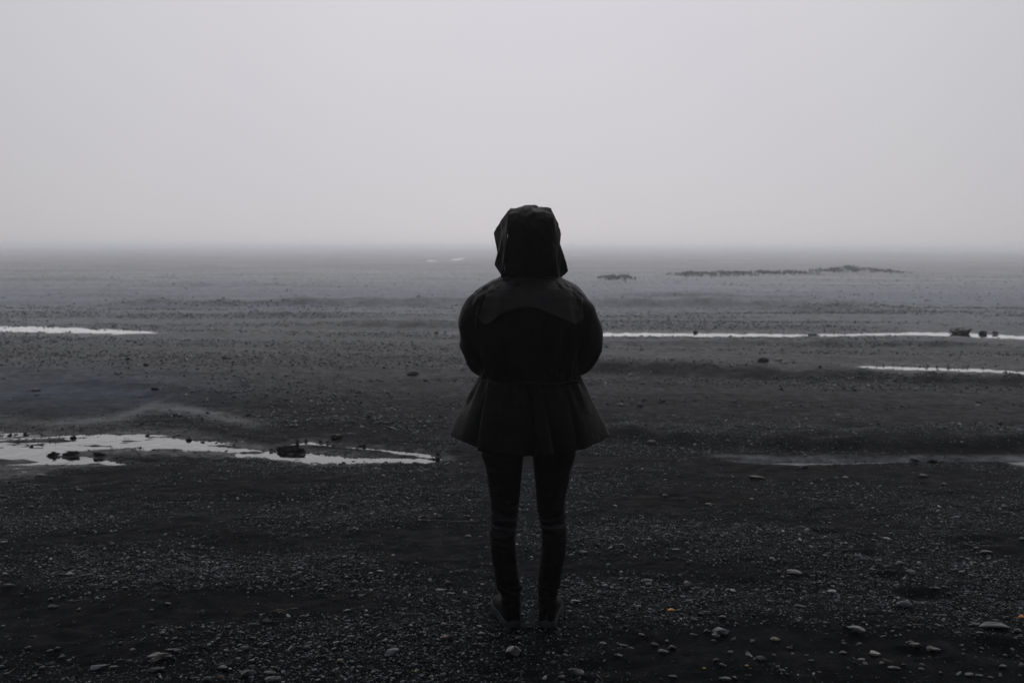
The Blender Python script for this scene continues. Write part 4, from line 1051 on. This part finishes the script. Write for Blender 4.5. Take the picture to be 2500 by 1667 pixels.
trousers = obj('trousers', join_grids('trousers', [leg_grid(LEG_L, -1), leg_grid(LEG_R, 1), Vh]), MAT_TROUSER, person); solid(trousers, .002)

# --- boots
def boot(px, yaw, s):
    heel = G(px, 1531, 0); hx = heel[0]; ank = np.array([hx, heel[1] + .052, 0.0])
    b0 = bpy.data.objects.new('tmp', None)
    # foot: cross sections from heel to toe (y, half width, height, lift)
    secs = [(-.058,.012,.055),(-.052,.026,.075),(-.035,.034,.090),(0,.036,.100),(.035,.036,.084),(.07,.038,.060),(.11,.041,.046),(.15,.042,.038),(.185,.036,.033),(.205,.023,.027),(.213,.008,.020)]
    S = cr(secs, 44); seg = 36; a = np.linspace(0, 2 * np.pi, seg, endpoint=False); V = np.zeros((44, seg, 3))
    for i, (y, hw, h) in enumerate(S):
        c, sn = np.cos(a), np.sin(a)
        V[i, :, 0] = hw * np.sign(c) * np.abs(c) ** .8; V[i, :, 1] = y + 0 * a
        V[i, :, 2] = .022 + np.where(sn > 0, h * np.abs(sn) ** .9, 0) * (1 + .03 * math.sin(i * 1.1)) + 0 * a
    # shaft
    sh = [(.060,.037,.046,-.006),(.085,.0375,.047,-.006),(.110,.036,.044,-.003),(.135,.038,.046,.0),(.150,.0420,.049,.0),(.160,.0455,.052,0),(.164,.043,.050,0)]
    T = cr(sh, 36); V2 = np.zeros((36, seg, 3))
    for i, (z, hw, dp, yo) in enumerate(T):
        k = 1 + .035 * math.sin(z * 330 + 1) * (z > .08) * (z < .16)
        V2[i, :, 0] = hw * np.cos(a) * k; V2[i, :, 1] = yo + dp * np.sin(a) * (k + .02 * np.sin(3 * a + i)); V2[i, :, 2] = z + .003 * np.sin(2 * a)
    cy, sy = math.cos(yaw), math.sin(yaw)
    def place(V):
        W = V.copy(); W[..., 0] = V[..., 0] * cy + V[..., 1] * sy; W[..., 1] = -V[..., 0] * sy + V[..., 1] * cy; W += ank; return W
    up = obj('boot', join_grids('boot', [place(V), place(V2)]), MAT_BOOT, person); solid(up, .0025)
    # sole
    out_ = [(-.062,0),(-.058,.018),(-.045,.033),(-.02,.040),(.02,.040),(.06,.041),(.11,.048),(.15,.049),(.185,.042),(.208,.027),(.217,0)]
    out_ = out_ + [(y, -x) for y, x in out_[-2:0:-1]]
    O = cr([(x, y, 0) for y, x in out_], 72, closed=True)
    lv = [(-.004, .93), (-.002, .98), (.006, 1.0), (.016, .995), (.026, 1.0), (.030, .97), (.030, .80)]
    V3 = np.stack([np.stack([O[:, 0] * k, .078 + (O[:, 1] - .078) * k, np.full(72, z) + (.006 * ss(.12, .21, O[:, 1]))], -1) for z, k in lv])
    so_ = obj('sole', grid_mesh('sole', place(V3), close_u=True, flip=False), MAT_SOLE, up)
    bm = bmesh.new(); bm.from_mesh(so_.data); bm.verts.ensure_lookup_table()
    bm.faces.new([bm.verts[k] for k in range(72)]); bm.faces.new([bm.verts[6 * 72 + k] for k in range(72)])
    bmesh.ops.recalc_face_normals(bm, faces=bm.faces); bm.to_mesh(so_.data); bm.free()
    # heel patch, collar, pull tab, straps
    def loc(x, y, z): return tuple(place(np.array([[x, y, z]]))[0])
    ring = lambda z, e, yo=0, tilt=0: [loc((.036 + e) * math.cos(t_), yo + (.045 + e) * math.sin(t_), z + tilt * math.sin(t_)) for t_ in np.linspace(0, 2 * math.pi, 40)]
    tube('collar', ring(.160, .0085), [.0048] * 40, MAT_BOOT, 8, parent=up, caps=False)
    tube('strap', ring(.128, .002, 0, .010), [.0045] * 40, MAT_BOOT, 6, parent=up, caps=False)
    tube('strap', ring(.106, .002, -.002, -.008), [.0040] * 40, MAT_BOOT, 6, parent=up, caps=False)
    bm = bmesh.new(); bmesh.ops.create_cube(bm, size=1)
    for v_ in bm.verts: v_.co = Vector(loc(v_.co.x * .020, -.050 + v_.co.y * .004, .150 + v_.co.z * .034))
    bmesh.ops.bevel(bm, geom=bm.edges[:], offset=.001, segments=2, affect='EDGES'); me = bpy.data.meshes.new('pull_tab'); bm.to_mesh(me); bm.free()
    obj('pull_tab', me, MAT_CORD, up)
    hp = [loc(.033 * math.sin(t_), -.052 * math.cos(t_) * 1.03 + .0, .075 - .028 * abs(t_ / 1.0) ** 1.3 + .0) for t_ in np.linspace(-1.0, 1.0, 15)]
    tube('heel_seam', hp, [.0022] * 15, MAT_BOOT, 6, parent=up)
    return up
boot(1246, -.24, -1); boot(1338, .16, 1)

# ------------------------------------------------------------------ the air: an even mist lying over the plain
hm = bpy.data.materials.new('mist'); hm.use_nodes = True; t = hm.node_tree; t.nodes.clear()
mo = N(t, 'ShaderNodeOutputMaterial'); pv = N(t, 'ShaderNodeVolumePrincipled'); pv.inputs['Color'].default_value = (.945, .965, .99, 1)
pv.inputs['Density'].default_value = 0.0032; pv.inputs['Anisotropy'].default_value = 0.68
LK(t, pv.outputs[0], mo.inputs['Volume'])
bm = bmesh.new(); bmesh.ops.create_cube(bm, size=1); me = bpy.data.meshes.new('haze'); bm.to_mesh(me); bm.free()
zlo, zhi = float(HH.min()) - 1.0, max(float(HH.max()) + .3, 2.4)
hz_ = obj('haze', me, hm, kind='stuff', label='pale rain mist over the whole plain'); hz_.scale = (7000, 7000, zhi - zlo); hz_.location = (0, 100, (zhi + zlo) / 2)
print('tris', sum(len(m_.polygons) * 2 for m_ in bpy.data.meshes), 'relief', HH.min(), HH.max(), XX.shape)
